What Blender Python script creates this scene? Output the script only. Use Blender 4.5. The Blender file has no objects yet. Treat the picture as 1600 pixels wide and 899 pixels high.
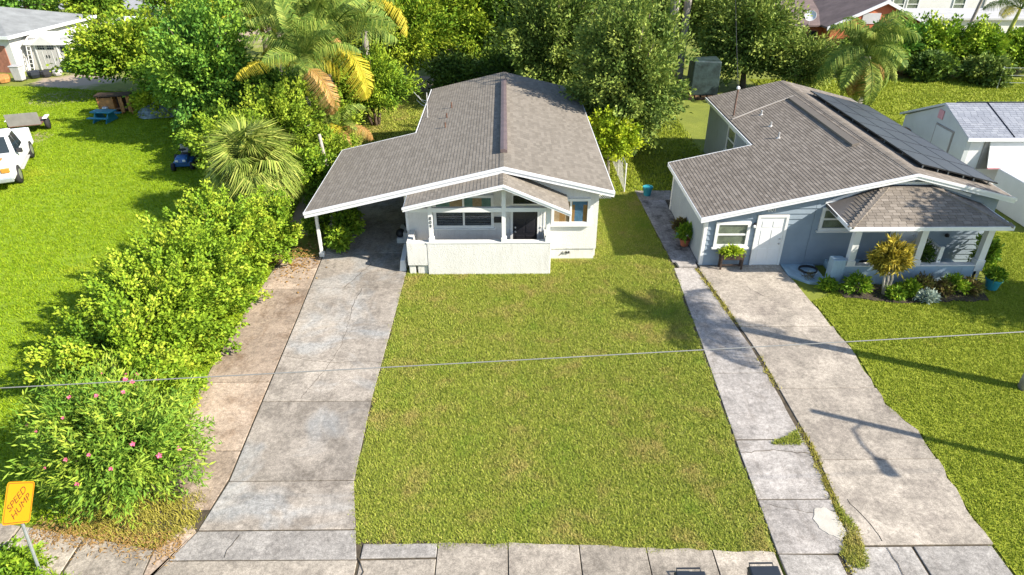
import bpy, math, random
import numpy as np
from mathutils import Matrix, Vector

SC = bpy.context.scene
COL = SC.collection
rad = math.radians

# ------------------------------------------------------------------ camera, sky, sun, exposure
cam_d = bpy.data.cameras.new('camera')
cam = bpy.data.objects.new('camera', cam_d); COL.objects.link(cam)
cam_d.sensor_width = 36.0; cam_d.lens = 24.0
cam_d.clip_start = 0.1; cam_d.clip_end = 2000
cam.location = (0, 0, 12.0)
cam.rotation_euler = (rad(90 - 30.3), 0, rad(-0.6))
SC.camera = cam

SUN_EL = 34.0
SUN_DIR = Vector((0.92 * math.cos(rad(SUN_EL)), -0.392 * math.cos(rad(SUN_EL)), math.sin(rad(SUN_EL)))).normalized()
w = bpy.data.worlds.new('World'); SC.world = w; w.use_nodes = True
nt = w.node_tree; nt.nodes.clear()
sky = nt.nodes.new('ShaderNodeTexSky'); sky.sky_type = 'NISHITA'; sky.sun_disc = False
sky.sun_elevation = rad(SUN_EL)
sky.sun_rotation = math.atan2(SUN_DIR.x, SUN_DIR.y)
sky.air_density = 1.0; sky.dust_density = 0.6; sky.ozone_density = 1.2
bg = nt.nodes.new('ShaderNodeBackground'); bg.inputs['Strength'].default_value = 0.12
wo = nt.nodes.new('ShaderNodeOutputWorld')
nt.links.new(sky.outputs[0], bg.inputs[0]); nt.links.new(bg.outputs[0], wo.inputs[0])

sun_d = bpy.data.lights.new('sun', 'SUN'); sun_d.energy = 5.0; sun_d.angle = rad(0.55)
sun_d.color = (1.0, 0.92, 0.80)
sun = bpy.data.objects.new('sun', sun_d); COL.objects.link(sun)
sun.rotation_euler = (-SUN_DIR).to_track_quat('-Z', 'Y').to_euler()
sun.location = (30, -20, 40)

vs = SC.view_settings
vs.view_transform = 'Standard'; vs.look = 'None'; vs.exposure = 1.07; vs.gamma = 1.0
vs.use_curve_mapping = False
SC.cycles.max_bounces = 6; SC.cycles.diffuse_bounces = 3; SC.cycles.glossy_bounces = 2
SC.cycles.transmission_bounces = 4; SC.cycles.transparent_max_bounces = 6

rng = np.random.default_rng(7)
random.seed(11)

# ------------------------------------------------------------------ materials
def nodes_of(name):
    m = bpy.data.materials.new(name); m.use_nodes = True
    t = m.node_tree; t.nodes.clear()
    out = t.nodes.new('ShaderNodeOutputMaterial')
    b = t.nodes.new('ShaderNodeBsdfPrincipled')
    t.links.new(b.outputs[0], out.inputs[0])
    return m, t, b, out

def N(t, kind, **kw):
    n = t.nodes.new(kind)
    for k, v in kw.items():
        if k.startswith('i_'):
            key = k[2:]
            n.inputs[int(key) if key.isdigit() else key].default_value = v
        else: setattr(n, k, v)
    return n

def pos_tex(t, scale=(1, 1, 1), loc=(0, 0, 0), rot=(0, 0, 0), obj=False):
    mp = N(t, 'ShaderNodeMapping'); mp.inputs['Scale'].default_value = scale
    mp.inputs['Location'].default_value = loc; mp.inputs['Rotation'].default_value = rot
    if obj:
        g = N(t, 'ShaderNodeTexCoord'); t.links.new(g.outputs['Object'], mp.inputs[0])
    else:
        g = N(t, 'ShaderNodeNewGeometry'); t.links.new(g.outputs['Position'], mp.inputs[0])
    return mp.outputs[0]

def noise(t, vec, scale, detail=4, rough=0.6, dist=0.0):
    n = N(t, 'ShaderNodeTexNoise'); n.inputs['Scale'].default_value = scale
    n.inputs['Detail'].default_value = detail; n.inputs['Roughness'].default_value = rough
    n.inputs['Distortion'].default_value = dist
    t.links.new(vec, n.inputs['Vector']); return n.outputs[0]

def ramp(t, fac, stops, interp='LINEAR'):
    r = N(t, 'ShaderNodeValToRGB'); e = r.color_ramp; e.interpolation = interp
    while len(e.elements) < len(stops): e.elements.new(0.5)
    for el, (p, c) in zip(e.elements, stops):
        el.position = p; el.color = (c[0], c[1], c[2], 1) if hasattr(c, '__len__') else (c, c, c, 1)
    t.links.new(fac, r.inputs[0]); return r.outputs[0]

def mix(t, fac, a, b, mode='MIX'):
    m = N(t, 'ShaderNodeMix', data_type='RGBA', blend_type=mode)
    def put(sock, v):
        if hasattr(v, 'is_output'): t.links.new(v, sock)
        elif hasattr(v, '__len__'): sock.default_value = (v[0], v[1], v[2], 1)
        else: sock.default_value = v
    put(m.inputs[0], fac); put(m.inputs[6], a); put(m.inputs[7], b)
    return m.outputs[2]

def math_n(t, op, a, b=None, clamp=False):
    m = N(t, 'ShaderNodeMath', operation=op, use_clamp=clamp)
    for i, v in enumerate((a, b)):
        if v is None: continue
        if hasattr(v, 'is_output'): t.links.new(v, m.inputs[i])
        else: m.inputs[i].default_value = v
    return m.outputs[0]

def bump(t, b, h, strength=0.4, dist=0.02):
    n = N(t, 'ShaderNodeBump'); n.inputs['Strength'].default_value = strength; n.inputs['Distance'].default_value = dist
    t.links.new(h, n.inputs['Height']); t.links.new(n.outputs[0], b.inputs['Normal'])

M = {}
def simple(name, col, rough=0.6, var=0.12, scale=3.0, bmp=0.0, bscale=40, metal=0.0, spec=0.5):
    m, t, b, o = nodes_of(name)
    v = pos_tex(t)
    n = noise(t, v, scale, 5)
    lo = tuple(max(0, c * (1 - var * 1.6)) for c in col); hi = tuple(min(1, c * (1 + var)) for c in col)
    t.links.new(ramp(t, n, [(0.3, lo), (0.7, hi)]), b.inputs['Base Color'])
    b.inputs['Roughness'].default_value = rough; b.inputs['Metallic'].default_value = metal
    b.inputs['Specular IOR Level'].default_value = spec
    if bmp: bump(t, b, noise(t, v, bscale, 3), bmp)
    M[name] = m; return m

simple('white_paint', (0.70, 0.70, 0.68), 0.5, 0.05, 2.0)
simple('fascia_white', (0.72, 0.73, 0.74), 0.45, 0.05, 1.5)
def weathered(name, col, dirt, amt, bmp, bscale):
    m, t, b, o = nodes_of(name); v = pos_tex(t)
    c = ramp(t, noise(t, v, 1.3, 6, 0.65), [(0.3, tuple(k * 0.9 for k in col)), (0.7, col)])
    st = noise(t, pos_tex(t, scale=(3.5, 3.5, 0.45)), 1.8, 8, 0.7)
    c = mix(t, math_n(t, 'MULTIPLY', ramp(t, st, [(0.52, 0.0), (0.72, 1.0)]), amt), c, dirt)
    bl = noise(t, v, 3.5, 8, 0.75)
    c = mix(t, math_n(t, 'MULTIPLY', ramp(t, bl, [(0.56, 0.0), (0.70, 1.0)]), amt * 0.6), c, dirt)
    t.links.new(c, b.inputs['Base Color']); b.inputs['Roughness'].default_value = 0.9
    bump(t, b, noise(t, v, bscale, 4), bmp); M[name] = m
weathered('stucco', (0.68, 0.67, 0.63), (0.42, 0.39, 0.33), 0.35, 0.9, 26)
weathered('stucco_base', (0.66, 0.65, 0.60), (0.34, 0.29, 0.22), 0.6, 0.5, 26)
simple('wall_shade_side', (0.42, 0.36, 0.32), 0.85, 0.1, 2, 0.5, 22)  # carport-side wall: its shade is put into a darker wall colour
simple('blue_grey_board', (0.215, 0.268, 0.32), 0.6, 0.07, 1.4)
weathered('blue_grey_wall', (0.32, 0.36, 0.39), (0.18, 0.19, 0.19), 0.4, 0.3, 20)
weathered('blue_paint_wall', (0.30, 0.41, 0.49), (0.16, 0.20, 0.22), 0.4, 0.3, 20)
simple('blue_tint_floor', (0.33, 0.46, 0.54), 0.7, 0.2, 1.8)
simple('white_door', (0.72, 0.72, 0.71), 0.4, 0.03)
simple('black_door', (0.018, 0.018, 0.022), 0.35, 0.1)
simple('black_metal', (0.02, 0.02, 0.022), 0.45, 0.1)
simple('dark_rubber', (0.025, 0.025, 0.027), 0.8, 0.2)
simple('ridge_brown', (0.13, 0.095, 0.092), 0.5, 0.12)
simple('pipe_grey', (0.45, 0.44, 0.42), 0.5, 0.2, 8)
simple('rust', (0.17, 0.09, 0.06), 0.8, 0.3, 8)
simple('galvanised', (0.50, 0.53, 0.56), 0.4, 0.1, 5, metal=0.6)
simple('wood_orange', (0.42, 0.20, 0.06), 0.7, 0.25, 4)
simple('wood_brown', (0.22, 0.12, 0.06), 0.8, 0.3, 5)
simple('dark_wood', (0.05, 0.03, 0.02), 0.7, 0.3, 6)
simple('turquoise_plastic', (0.02, 0.19, 0.27), 0.45, 0.08)
simple('blue_plastic', (0.02, 0.10, 0.30), 0.4, 0.1)
simple('teal_plastic', (0.02, 0.22, 0.28), 0.5, 0.1)
simple('terracotta', (0.33, 0.10, 0.05), 0.8, 0.15)
simple('grey_plastic', (0.42, 0.41, 0.40), 0.6, 0.1)
simple('shed_grey', (0.46, 0.44, 0.41), 0.65, 0.07)
simple('shed_trim', (0.62, 0.61, 0.58), 0.6, 0.05)
simple('bin_blue', (0.016, 0.021, 0.030), 0.5, 0.1)
simple('orange_wall', (0.50, 0.15, 0.06), 0.8, 0.1, 1.5)
simple('brick_red', (0.34, 0.14, 0.09), 0.85, 0.2, 4)
simple('tarp_dark', (0.030, 0.050, 0.050), 0.45, 0.4, 2, 0.9, 3)
simple('tarp_grey', (0.16, 0.22, 0.23), 0.5, 0.5, 3, 0.8, 4)
simple('car_white', (0.80, 0.80, 0.79), 0.25, 0.03, 1.0)
simple('tyre', (0.02, 0.02, 0.02), 0.85, 0.1)
simple('rim', (0.45, 0.45, 0.46), 0.35, 0.05, metal=0.7)
simple('amber', (0.55, 0.24, 0.04), 0.3, 0.1)
simple('curtain_orange', (0.45, 0.25, 0.07), 0.9, 0.1, 6)
simple('curtain_blue', (0.10, 0.25, 0.40), 0.9, 0.15, 6)
simple('blind_tan', (0.55, 0.40, 0.22), 0.9, 0.15, 6)
simple('blind_teal', (0.20, 0.38, 0.34), 0.9, 0.15, 6)
simple('blind_slat', (0.36, 0.40, 0.46), 0.8, 0.15, 6)
simple('room_dark', (0.025, 0.03, 0.035), 0.9, 0.2)
simple('window_green', (0.30, 0.36, 0.24), 0.6, 0.35, 2)
simple('pink_paint', (0.55, 0.27, 0.30), 0.7, 0.05)
simple('far_white', (0.60, 0.59, 0.57), 0.8, 0.05, 1, 0.2, 10)
simple('house_white', (0.66, 0.66, 0.65), 0.8, 0.05, 1, 0.5, 18)
simple('grey_white', (0.46, 0.49, 0.49), 0.8, 0.06, 1, 0.3, 18)
simple('flat_roof', (0.42, 0.42, 0.42), 0.9, 0.1, 0.8)
simple('teal_roof', (0.10, 0.34, 0.34), 0.5, 0.1, 0.8)
simple('roof_deck', (0.12, 0.11, 0.105), 0.9, 0.1)
simple('soffit', (0.26, 0.245, 0.23), 0.8, 0.1)
simple('asphalt', (0.055, 0.055, 0.057), 0.9, 0.25, 8, 0.4, 120)
simple('far_asphalt', (0.30, 0.30, 0.31), 0.9, 0.1, 2)
simple('bark', (0.17, 0.13, 0.10), 0.95, 0.3, 5, 0.9, 14)
simple('bark_pale', (0.42, 0.37, 0.31), 0.95, 0.2, 5, 0.6, 14)
simple('twig_brown', (0.13, 0.09, 0.06), 0.9, 0.3, 5)
simple('palm_trunk', (0.30, 0.27, 0.24), 0.95, 0.25, 4, 0.8, 12)
simple('crownshaft', (0.36, 0.38, 0.04), 0.45, 0.15, 3)
simple('sign_yellow', (0.62, 0.25, 0.006), 0.45, 0.03, 2)
simple('sign_ink', (0.10, 0.05, 0.01), 0.6, 0.05)
simple('number_dark', (0.03, 0.03, 0.035), 0.6, 0.05)
simple('wire_grey', (0.22, 0.22, 0.215), 0.5, 0.1, 3)
simple('skin_dead', (0.36, 0.28, 0.17), 0.95, 0.25, 5)
simple('pink_petal', (0.75, 0.14, 0.26), 0.7, 0.15, 8)
simple('mulch', (0.055, 0.038, 0.028), 0.95, 0.5, 14, 0.8, 30)
simple('wet_stain', (0.22, 0.12, 0.04), 0.6, 0.4, 4)
simple('crack_dark', (0.055, 0.045, 0.032), 0.95, 0.4, 10)
simple('joint_soil', (0.075, 0.058, 0.036), 0.95, 0.4, 6, 0.5, 40)
simple('patch_white', (0.46, 0.43, 0.37), 0.9, 0.07, 4, 0.3, 40)

def glass_mat(name, tint, alpha):
    m, t, b, o = nodes_of(name)
    b.inputs['Base Color'].default_value = (*tint, 1); b.inputs['Roughness'].default_value = 0.06
    b.inputs['Alpha'].default_value = alpha; b.inputs['Specular IOR Level'].default_value = 0.8
    M[name] = m
glass_mat('glass', (0.03, 0.035, 0.04), 0.18)
glass_mat('car_glass', (0.02, 0.03, 0.035), 0.9)

# solar panel: dark cells with thin pale grid
m, t, b, o = nodes_of('solar_cell')
v = pos_tex(t, scale=(6.2, 6.2, 0))
br = N(t, 'ShaderNodeTexBrick', offset=0.0); br.inputs['Scale'].default_value = 1.0
br.inputs['Color1'].default_value = (0.035, 0.036, 0.042, 1); br.inputs['Color2'].default_value = (0.045, 0.045, 0.05, 1)
br.inputs['Mortar'].default_value = (0.07, 0.07, 0.07, 1); br.inputs['Mortar Size'].default_value = 0.02
br.inputs['Brick Width'].default_value = 1.0; br.inputs['Row Height'].default_value = 1.0
t.links.new(v, br.inputs[0]); t.links.new(br.outputs[0], b.inputs['Base Color'])
b.inputs['Roughness'].default_value = 0.4; b.inputs['Specular IOR Level'].default_value = 0.3; M['solar_cell'] = m

# asphalt shingle: per-tab tint plus grain
def shingle_mat(name, lo, mid, hi):
    m, t, b, o = nodes_of(name)
    a = N(t, 'ShaderNodeAttribute', attribute_name='tint')
    oi = N(t, 'ShaderNodeObjectInfo')
    v = pos_tex(t)
    s = math_n(t, 'ADD', math_n(t, 'ADD', math_n(t, 'MULTIPLY', a.outputs['Fac'], 0.6), 0.2), math_n(t, 'MULTIPLY', noise(t, v, 22, 3), 0.35))
    s = math_n(t, 'ADD', s, math_n(t, 'MULTIPLY', noise(t, v, 0.7, 3), 0.3))
    s = math_n(t, 'SUBTRACT', s, 0.33, True)
    t.links.new(ramp(t, s, [(0.0, lo), (0.5, mid), (1.0, hi)]), b.inputs['Base Color'])
    b.inputs['Roughness'].default_value = 0.92; b.inputs['Specular IOR Level'].default_value = 0.25
    bump(t, b, noise(t, v, 220, 2), 0.35, 0.004)
    M[name] = m
shingle_mat('shingle_taupe', (0.155, 0.136, 0.112), (0.205, 0.181, 0.150), (0.255, 0.227, 0.190))
shingle_mat('shingle_brown', (0.135, 0.115, 0.095), (0.195, 0.168, 0.140), (0.268, 0.234, 0.198))
shingle_mat('shingle_grey', (0.19, 0.205, 0.24), (0.24, 0.256, 0.295), (0.30, 0.315, 0.35))
simple('roof_far_grey', (0.22, 0.23, 0.23), 0.95, 0.15, 1.2, 0.4, 14)
simple('roof_far_brown', (0.16, 0.115, 0.105), 0.95, 0.2, 1.2, 0.4, 14)

# concrete: slab tint (object colour variation), blotches, stains, hairline cracks
def concrete_mat(name, base, stain, blot=0.5, stain_amt=0.5, crack=True, seed=0.0, blue=0.0):
    m, t, b, o = nodes_of(name)
    v = pos_tex(t, loc=(seed, seed * 1.7, 0))
    oi = N(t, 'ShaderNodeObjectInfo')
    big = noise(t, v, 0.45, 9, 0.68, 0.0); midn = noise(t, v, 2.6, 9, 0.74, 0.0); fine = noise(t, v, 34, 4, 0.75)
    gr = noise(t, v, 9.0, 8, 0.8, 0.0)
    dk = tuple(c * 0.40 for c in base); hi = tuple(min(1, c * 1.36) for c in base)
    c = ramp(t, big, [(0.28, dk), (0.5, base), (0.66, hi)])
    c = mix(t, blot, c, ramp(t, midn, [(0.32, dk), (0.52, base), (0.72, hi)]))
    st = noise(t, v, 0.8, 9, 0.72, 0.25)
    c = mix(t, math_n(t, 'MULTIPLY', ramp(t, st, [(0.50, 0.0), (0.66, 1.0)]), stain_amt), c, stain)
    bw = noise(t, pos_tex(t, loc=(seed * 2.1, 4, 0)), 0.7, 9, 0.66, 0.2)
    c = mix(t, math_n(t, 'MULTIPLY', ramp(t, bw, [(0.52, 0.0), (0.60, 1.0)]), 0.5), c, tuple(min(1, k * 1.45) for k in base))
    sk = noise(t, pos_tex(t, scale=(3.2, 0.35, 1), loc=(seed, 1, 0)), 1.6, 5, 0.7, 0.2)
    c = mix(t, math_n(t, 'MULTIPLY', ramp(t, sk, [(0.54, 0.0), (0.70, 1.0)]), 0.4), c, stain)
    if blue:
        bl = noise(t, pos_tex(t, loc=(5, 2, 1)), 0.5, 3, 0.6, 0.8)
        c = mix(t, math_n(t, 'MULTIPLY', ramp(t, bl, [(0.50, 0.0), (0.64, 1.0)]), blue), c, (0.40, 0.48, 0.54))
    c = mix(t, 0.55, c, ramp(t, gr, [(0.32, 0.12), (0.68, 0.86)]), 'OVERLAY')
    c = mix(t, 0.30, c, ramp(t, fine, [(0.35, 0.05), (0.65, 0.9)]), 'OVERLAY')
    rv = ramp(t, oi.outputs['Random'], [(0.0, 0.80), (1.0, 1.12)])
    c = mix(t, 1.0, c, rv, 'MULTIPLY')
    t.links.new(c, b.inputs['Base Color'])
    b.inputs['Roughness'].default_value = 0.9; b.inputs['Specular IOR Level'].default_value = 0.3
    bump(t, b, fine, 0.25, 0.006)
    M[name] = m
concrete_mat('concrete_grey', (0.315, 0.278, 0.235), (0.125, 0.105, 0.085), 0.5, 0.6, seed=3, blue=0.22)
concrete_mat('concrete_tan', (0.35, 0.275, 0.21), (0.17, 0.105, 0.06), 0.45, 0.75, seed=9)
concrete_mat('concrete_pale', (0.33, 0.29, 0.24), (0.165, 0.14, 0.12), 0.5, 0.6, seed=17)
concrete_mat('concrete_worn', (0.325, 0.30, 0.275), (0.15, 0.125, 0.10), 0.6, 0.55, seed=23)
concrete_mat('concrete_walk', (0.33, 0.29, 0.238), (0.145, 0.122, 0.10), 0.5, 0.5, seed=31)
concrete_mat('concrete_dark', (0.26, 0.25, 0.25), (0.035, 0.033, 0.033), 0.6, 0.9, seed=41)
concrete_mat('concrete_apron', (0.295, 0.275, 0.25), (0.17, 0.15, 0.13), 0.5, 0.4, seed=52)

# leaf and grass materials: the tint attribute runs from deep green to fresh yellow-green
def leaf_mat(name, stops, transl=0.17, rough=0.5, patch=None, patch_scale=0.6):
    m, t, b, o = nodes_of(name)
    a = N(t, 'ShaderNodeAttribute', attribute_name='tint')
    c = ramp(t, a.outputs['Fac'], stops)
    if patch:
        pn = noise(t, pos_tex(t, loc=(3, 7, 0)), patch_scale, 5, 0.65, 0.3)
        for (p0, p1, col, amt) in patch:
            c = mix(t, math_n(t, 'MULTIPLY', ramp(t, pn, [(p0, 0.0), (p1, 1.0)] if p0 < p1 else [(p1, 1.0), (p0, 0.0)]), amt), c, col)
    t.links.new(c, b.inputs['Base Color'])
    b.inputs['Roughness'].default_value = rough + 0.1; b.inputs['Specular IOR Level'].default_value = 0.15
    tr = N(t, 'ShaderNodeBsdfTranslucent'); t.links.new(c, tr.inputs['Color'])
    mx = N(t, 'ShaderNodeMixShader'); mx.inputs[0].default_value = transl
    t.links.new(b.outputs[0], mx.inputs[1]); t.links.new(tr.outputs[0], mx.inputs[2]); t.links.new(mx.outputs[0], o.inputs[0])
    M[name] = m
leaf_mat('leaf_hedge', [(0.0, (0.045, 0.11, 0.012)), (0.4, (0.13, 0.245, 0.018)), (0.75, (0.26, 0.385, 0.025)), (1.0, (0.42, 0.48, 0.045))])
leaf_mat('leaf_oleander', [(0.0, (0.06, 0.14, 0.02)), (0.5, (0.15, 0.28, 0.03)), (1.0, (0.37, 0.45, 0.05))])
leaf_mat('leaf_bright', [(0.0, (0.05, 0.12, 0.015)), (0.5, (0.15, 0.27, 0.022)), (1.0, (0.36, 0.46, 0.032))])
leaf_mat('leaf_green', [(0.0, (0.04, 0.12, 0.025)), (0.5, (0.11, 0.25, 0.035)), (1.0, (0.30, 0.44, 0.045))])
leaf_mat('leaf_olive', [(0.0, (0.04, 0.08, 0.02)), (0.5, (0.12, 0.19, 0.035)), (1.0, (0.34, 0.40, 0.08))])
leaf_mat('leaf_dark', [(0.0, (0.03, 0.07, 0.02)), (0.5, (0.07, 0.13, 0.025)), (1.0, (0.20, 0.29, 0.035))])
leaf_mat('leaf_mango', [(0.0, (0.045, 0.11, 0.015)), (0.5, (0.14, 0.26, 0.02)), (1.0, (0.40, 0.46, 0.035))])
leaf_mat('leaf_lime', [(0.0, (0.12, 0.22, 0.018)), (0.5, (0.29, 0.40, 0.02)), (1.0, (0.50, 0.54, 0.03))])
leaf_mat('leaf_vine', [(0.0, (0.09, 0.17, 0.02)), (0.5, (0.21, 0.32, 0.025)), (1.0, (0.44, 0.50, 0.05))])
leaf_mat('frond_green', [(0.0, (0.045, 0.10, 0.02)), (0.5, (0.14, 0.22, 0.035)), (1.0, (0.38, 0.42, 0.08))])
leaf_mat('frond_olive', [(0.0, (0.07, 0.11, 0.02)), (0.5, (0.20, 0.27, 0.04)), (1.0, (0.46, 0.48, 0.11))])
leaf_mat('frond_dead', [(0.0, (0.20, 0.11, 0.04)), (0.5, (0.42, 0.24, 0.07)), (1.0, (0.52, 0.36, 0.16))], 0.15)
leaf_mat('frond_yellow', [(0.0, (0.28, 0.26, 0.02)), (0.5, (0.46, 0.40, 0.03)), (1.0, (0.60, 0.46, 0.06))], 0.2)
leaf_mat('leaf_croton', [(0.0, (0.06, 0.07, 0.02)), (0.45, (0.17, 0.16, 0.03)), (0.75, (0.36, 0.29, 0.03)), (1.0, (0.62, 0.50, 0.07))])
leaf_mat('leaf_red', [(0.0, (0.05, 0.05, 0.03)), (0.5, (0.14, 0.10, 0.04)), (1.0, (0.26, 0.28, 0.05))])
leaf_mat('leaf_silver', [(0.0, (0.14, 0.19, 0.15)), (1.0, (0.42, 0.50, 0.42))])

G_LAWN = [(0.0, (0.13, 0.165, 0.025)), (0.45, (0.28, 0.33, 0.042)), (0.8, (0.41, 0.43, 0.075)), (1.0, (0.60, 0.51, 0.18))]
leaf_mat('grass_front', G_LAWN, 0.2, 0.6, patch=[(0.52, 0.66, (0.44, 0.33, 0.12), 0.62), (0.44, 0.30, (0.20, 0.32, 0.03), 0.6)], patch_scale=0.75)
leaf_mat('grass_right', [(0.0, (0.14, 0.20, 0.012)), (0.5, (0.27, 0.33, 0.025)), (1.0, (0.44, 0.46, 0.07))], 0.2, 0.6, patch=[(0.62, 0.72, (0.32, 0.25, 0.07), 0.4)], patch_scale=0.8)
leaf_mat('grass_field', [(0.0, (0.12, 0.22, 0.006)), (0.5, (0.22, 0.33, 0.008)), (1.0, (0.36, 0.44, 0.025))], 0.2, 0.6, patch=[(0.60, 0.74, (0.46, 0.43, 0.04), 0.5), (0.40, 0.28, (0.20, 0.34, 0.01), 0.5)], patch_scale=0.22)
leaf_mat('grass_dry', [(0.0, (0.20, 0.19, 0.03)), (0.5, (0.34, 0.31, 0.05)), (1.0, (0.50, 0.42, 0.12))], 0.15, 0.7)

def ground_mat(name, stops, dirt=None, dirt_at=(), scale=0.7):
    m, t, b, o = nodes_of(name)
    v = pos_tex(t)
    c = ramp(t, noise(t, v, scale, 6, 0.7), stops)
    c = mix(t, 0.5, c, ramp(t, noise(t, v, 26, 4, 0.7), stops))
    if dirt:
        dn = noise(t, v, 0.5, 5, 0.65, 0.5)
        for (x, y, r) in dirt_at:
            mp = N(t, 'ShaderNodeVectorMath', operation='DISTANCE'); mp.inputs[1].default_value = (x, y, 0)
            t.links.new(v, mp.inputs[0])
            d = math_n(t, 'DIVIDE', mp.outputs['Value'], r)
            d = math_n(t, 'ADD', d, math_n(t, 'MULTIPLY', math_n(t, 'SUBTRACT', dn, 0.5), 1.4))
            c = mix(t, ramp(t, d, [(0.65, 1.0), (1.0, 0.0)]), c, dirt)
    t.links.new(c, b.inputs['Base Color']); b.inputs['Roughness'].default_value = 0.95
    bump(t, b, noise(t, v, 30, 4), 0.6, 0.03)
    M[name] = m
DIRT = (0.36, 0.28, 0.20)
ground_mat('ground_mix', [(0.3, (0.09, 0.12, 0.012)), (0.6, (0.20, 0.23, 0.02)), (0.75, (0.30, 0.27, 0.07))], DIRT,
           [(-35, 74, 9), (-26, 70, 8), (-44, 66, 6), (-31, 47, 2.6), (-31, 51, 3.2), (-7, 49.5, 3.0), (-5.6, 36, 1.6), (-8, 27, 2.4)])
ground_mat('soil_front', [(0.3, (0.12, 0.15, 0.02)), (0.55, (0.20, 0.23, 0.03)), (0.75, (0.32, 0.27, 0.09))])
ground_mat('soil_right', [(0.3, (0.17, 0.21, 0.012)), (0.7, (0.31, 0.34, 0.016))])
ground_mat('soil_field', [(0.3, (0.13, 0.22, 0.006)), (0.5, (0.20, 0.30, 0.008)), (0.75, (0.30, 0.35, 0.025))], DIRT, [(-29.5, 46.0, 2.2), (-26.5, 37.5, 1.2)])

# ------------------------------------------------------------------ mesh helpers
class MB:
    def __init__(s): s.v = []; s.f = []; s.tint = []
    def quad(s, a, b, c, d, tint=0.5):
        i = len(s.v); s.v += [tuple(a), tuple(b), tuple(c), tuple(d)]; s.f.append((i, i+1, i+2, i+3)); s.tint += [tint] * 4; return s
    def poly(s, pts, tint=0.5):
        i = len(s.v); s.v += [tuple(p) for p in pts]; s.f.append(tuple(range(i, i+len(pts)))); s.tint += [tint] * len(pts); return s
    def hexa(s, p, tint=0.5):      # p: 4 bottom ccw then 4 top ccw
        i = len(s.v); s.v += [tuple(q) for q in p]; s.tint += [tint] * 8
        for f in ((3, 2, 1, 0), (4, 5, 6, 7), (0, 1, 5, 4), (1, 2, 6, 5), (2, 3, 7, 6), (3, 0, 4, 7)):
            s.f.append(tuple(i + k for k in f))
        return s
    def box(s, x0, x1, y0, y1, z0, z1, tint=0.5):
        return s.hexa([(x0, y0, z0), (x1, y0, z0), (x1, y1, z0), (x0, y1, z0), (x0, y0, z1), (x1, y0, z1), (x1, y1, z1), (x0, y1, z1)], tint)
    def prism(s, lo, hi, tint=0.5):
        n = len(lo); i = len(s.v); s.v += [tuple(p) for p in lo] + [tuple(p) for p in hi]; s.tint += [tint] * (2 * n)
        s.f.append(tuple(i + k for k in reversed(range(n)))); s.f.append(tuple(i + n + k for k in range(n)))
        for k in range(n):
            j = (k + 1) % n; s.f.append((i + k, i + j, i + n + j, i + n + k))
        return s
    def flat(s, pts2, z0, z1): return s.prism([(x, y, z0) for x, y in pts2], [(x, y, z1) for x, y in pts2])
    def wall_y(s, pts_xz, y0, y1): return s.prism([(x, y0, z) for x, z in pts_xz], [(x, y1, z) for x, z in pts_xz])
    def tube(s, pts, rr, n=7, cap=True):
        pts = [Vector(p) for p in pts]
        if not hasattr(rr, '__len__'): rr = [rr] * len(pts)
        base = len(s.v); up = Vector((0, 0, 1))
        prev = None
        for k, p in enumerate(pts):
            d = (pts[min(k + 1, len(pts) - 1)] - pts[max(k - 1, 0)]).normalized()
            a = prev if prev is not None else (up if abs(d.z) < 0.9 else Vector((1, 0, 0)))
            e1 = (a - d * a.dot(d)).normalized(); prev = e1; e2 = d.cross(e1)
            for j in range(n):
                an = 2 * math.pi * j / n
                s.v.append(tuple(p + (e1 * math.cos(an) + e2 * math.sin(an)) * rr[k])); s.tint.append(0.5)
        for k in range(len(pts) - 1):
            for j in range(n):
                a = base + k * n + j; b = base + k * n + (j + 1) % n
                s.f.append((a, b, b + n, a + n))
        if cap:
            s.f.append(tuple(base + j for j in reversed(range(n)))); s.f.append(tuple(base + (len(pts) - 1) * n + j for j in range(n)))
        return s
    def lathe(s, c, prof, n=16):
        base = len(s.v)
        for (r, z) in prof:
            for j in range(n):
                an = 2 * math.pi * j / n; s.v.append((c[0] + r * math.cos(an), c[1] + r * math.sin(an), c[2] + z)); s.tint.append(0.5)
        for k in range(len(prof) - 1):
            for j in range(n):
                a = base + k * n + j; b = base + k * n + (j + 1) % n
                s.f.append((a, b, b + n, a + n))
        s.f.append(tuple(base + j for j in reversed(range(n)))); s.f.append(tuple(base + (len(prof) - 1) * n + j for j in range(n)))
        return s
    def mesh(s, name, mat, smooth=False):
        me = bpy.data.meshes.new(name); me.from_pydata(s.v, [], s.f); me.materials.append(M[mat])
        at = me.attributes.new('tint', 'FLOAT', 'POINT'); at.data.foreach_set('value', np.array(s.tint, dtype=np.float32))
        if smooth: me.polygons.foreach_set('use_smooth', [True] * len(me.polygons))
        me.update(); return me
    def build(s, name, mat, parent=None, smooth=False, bevel=0.0):
        o = bpy.data.objects.new(name, s.mesh(name, mat, smooth)); COL.objects.link(o)
        attach(o, parent)
        if bevel:
            b = o.modifiers.new('bevel', 'BEVEL'); b.width = bevel; b.segments = 2; b.limit_method = 'ANGLE'; b.angle_limit = rad(40)
        return o

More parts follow.
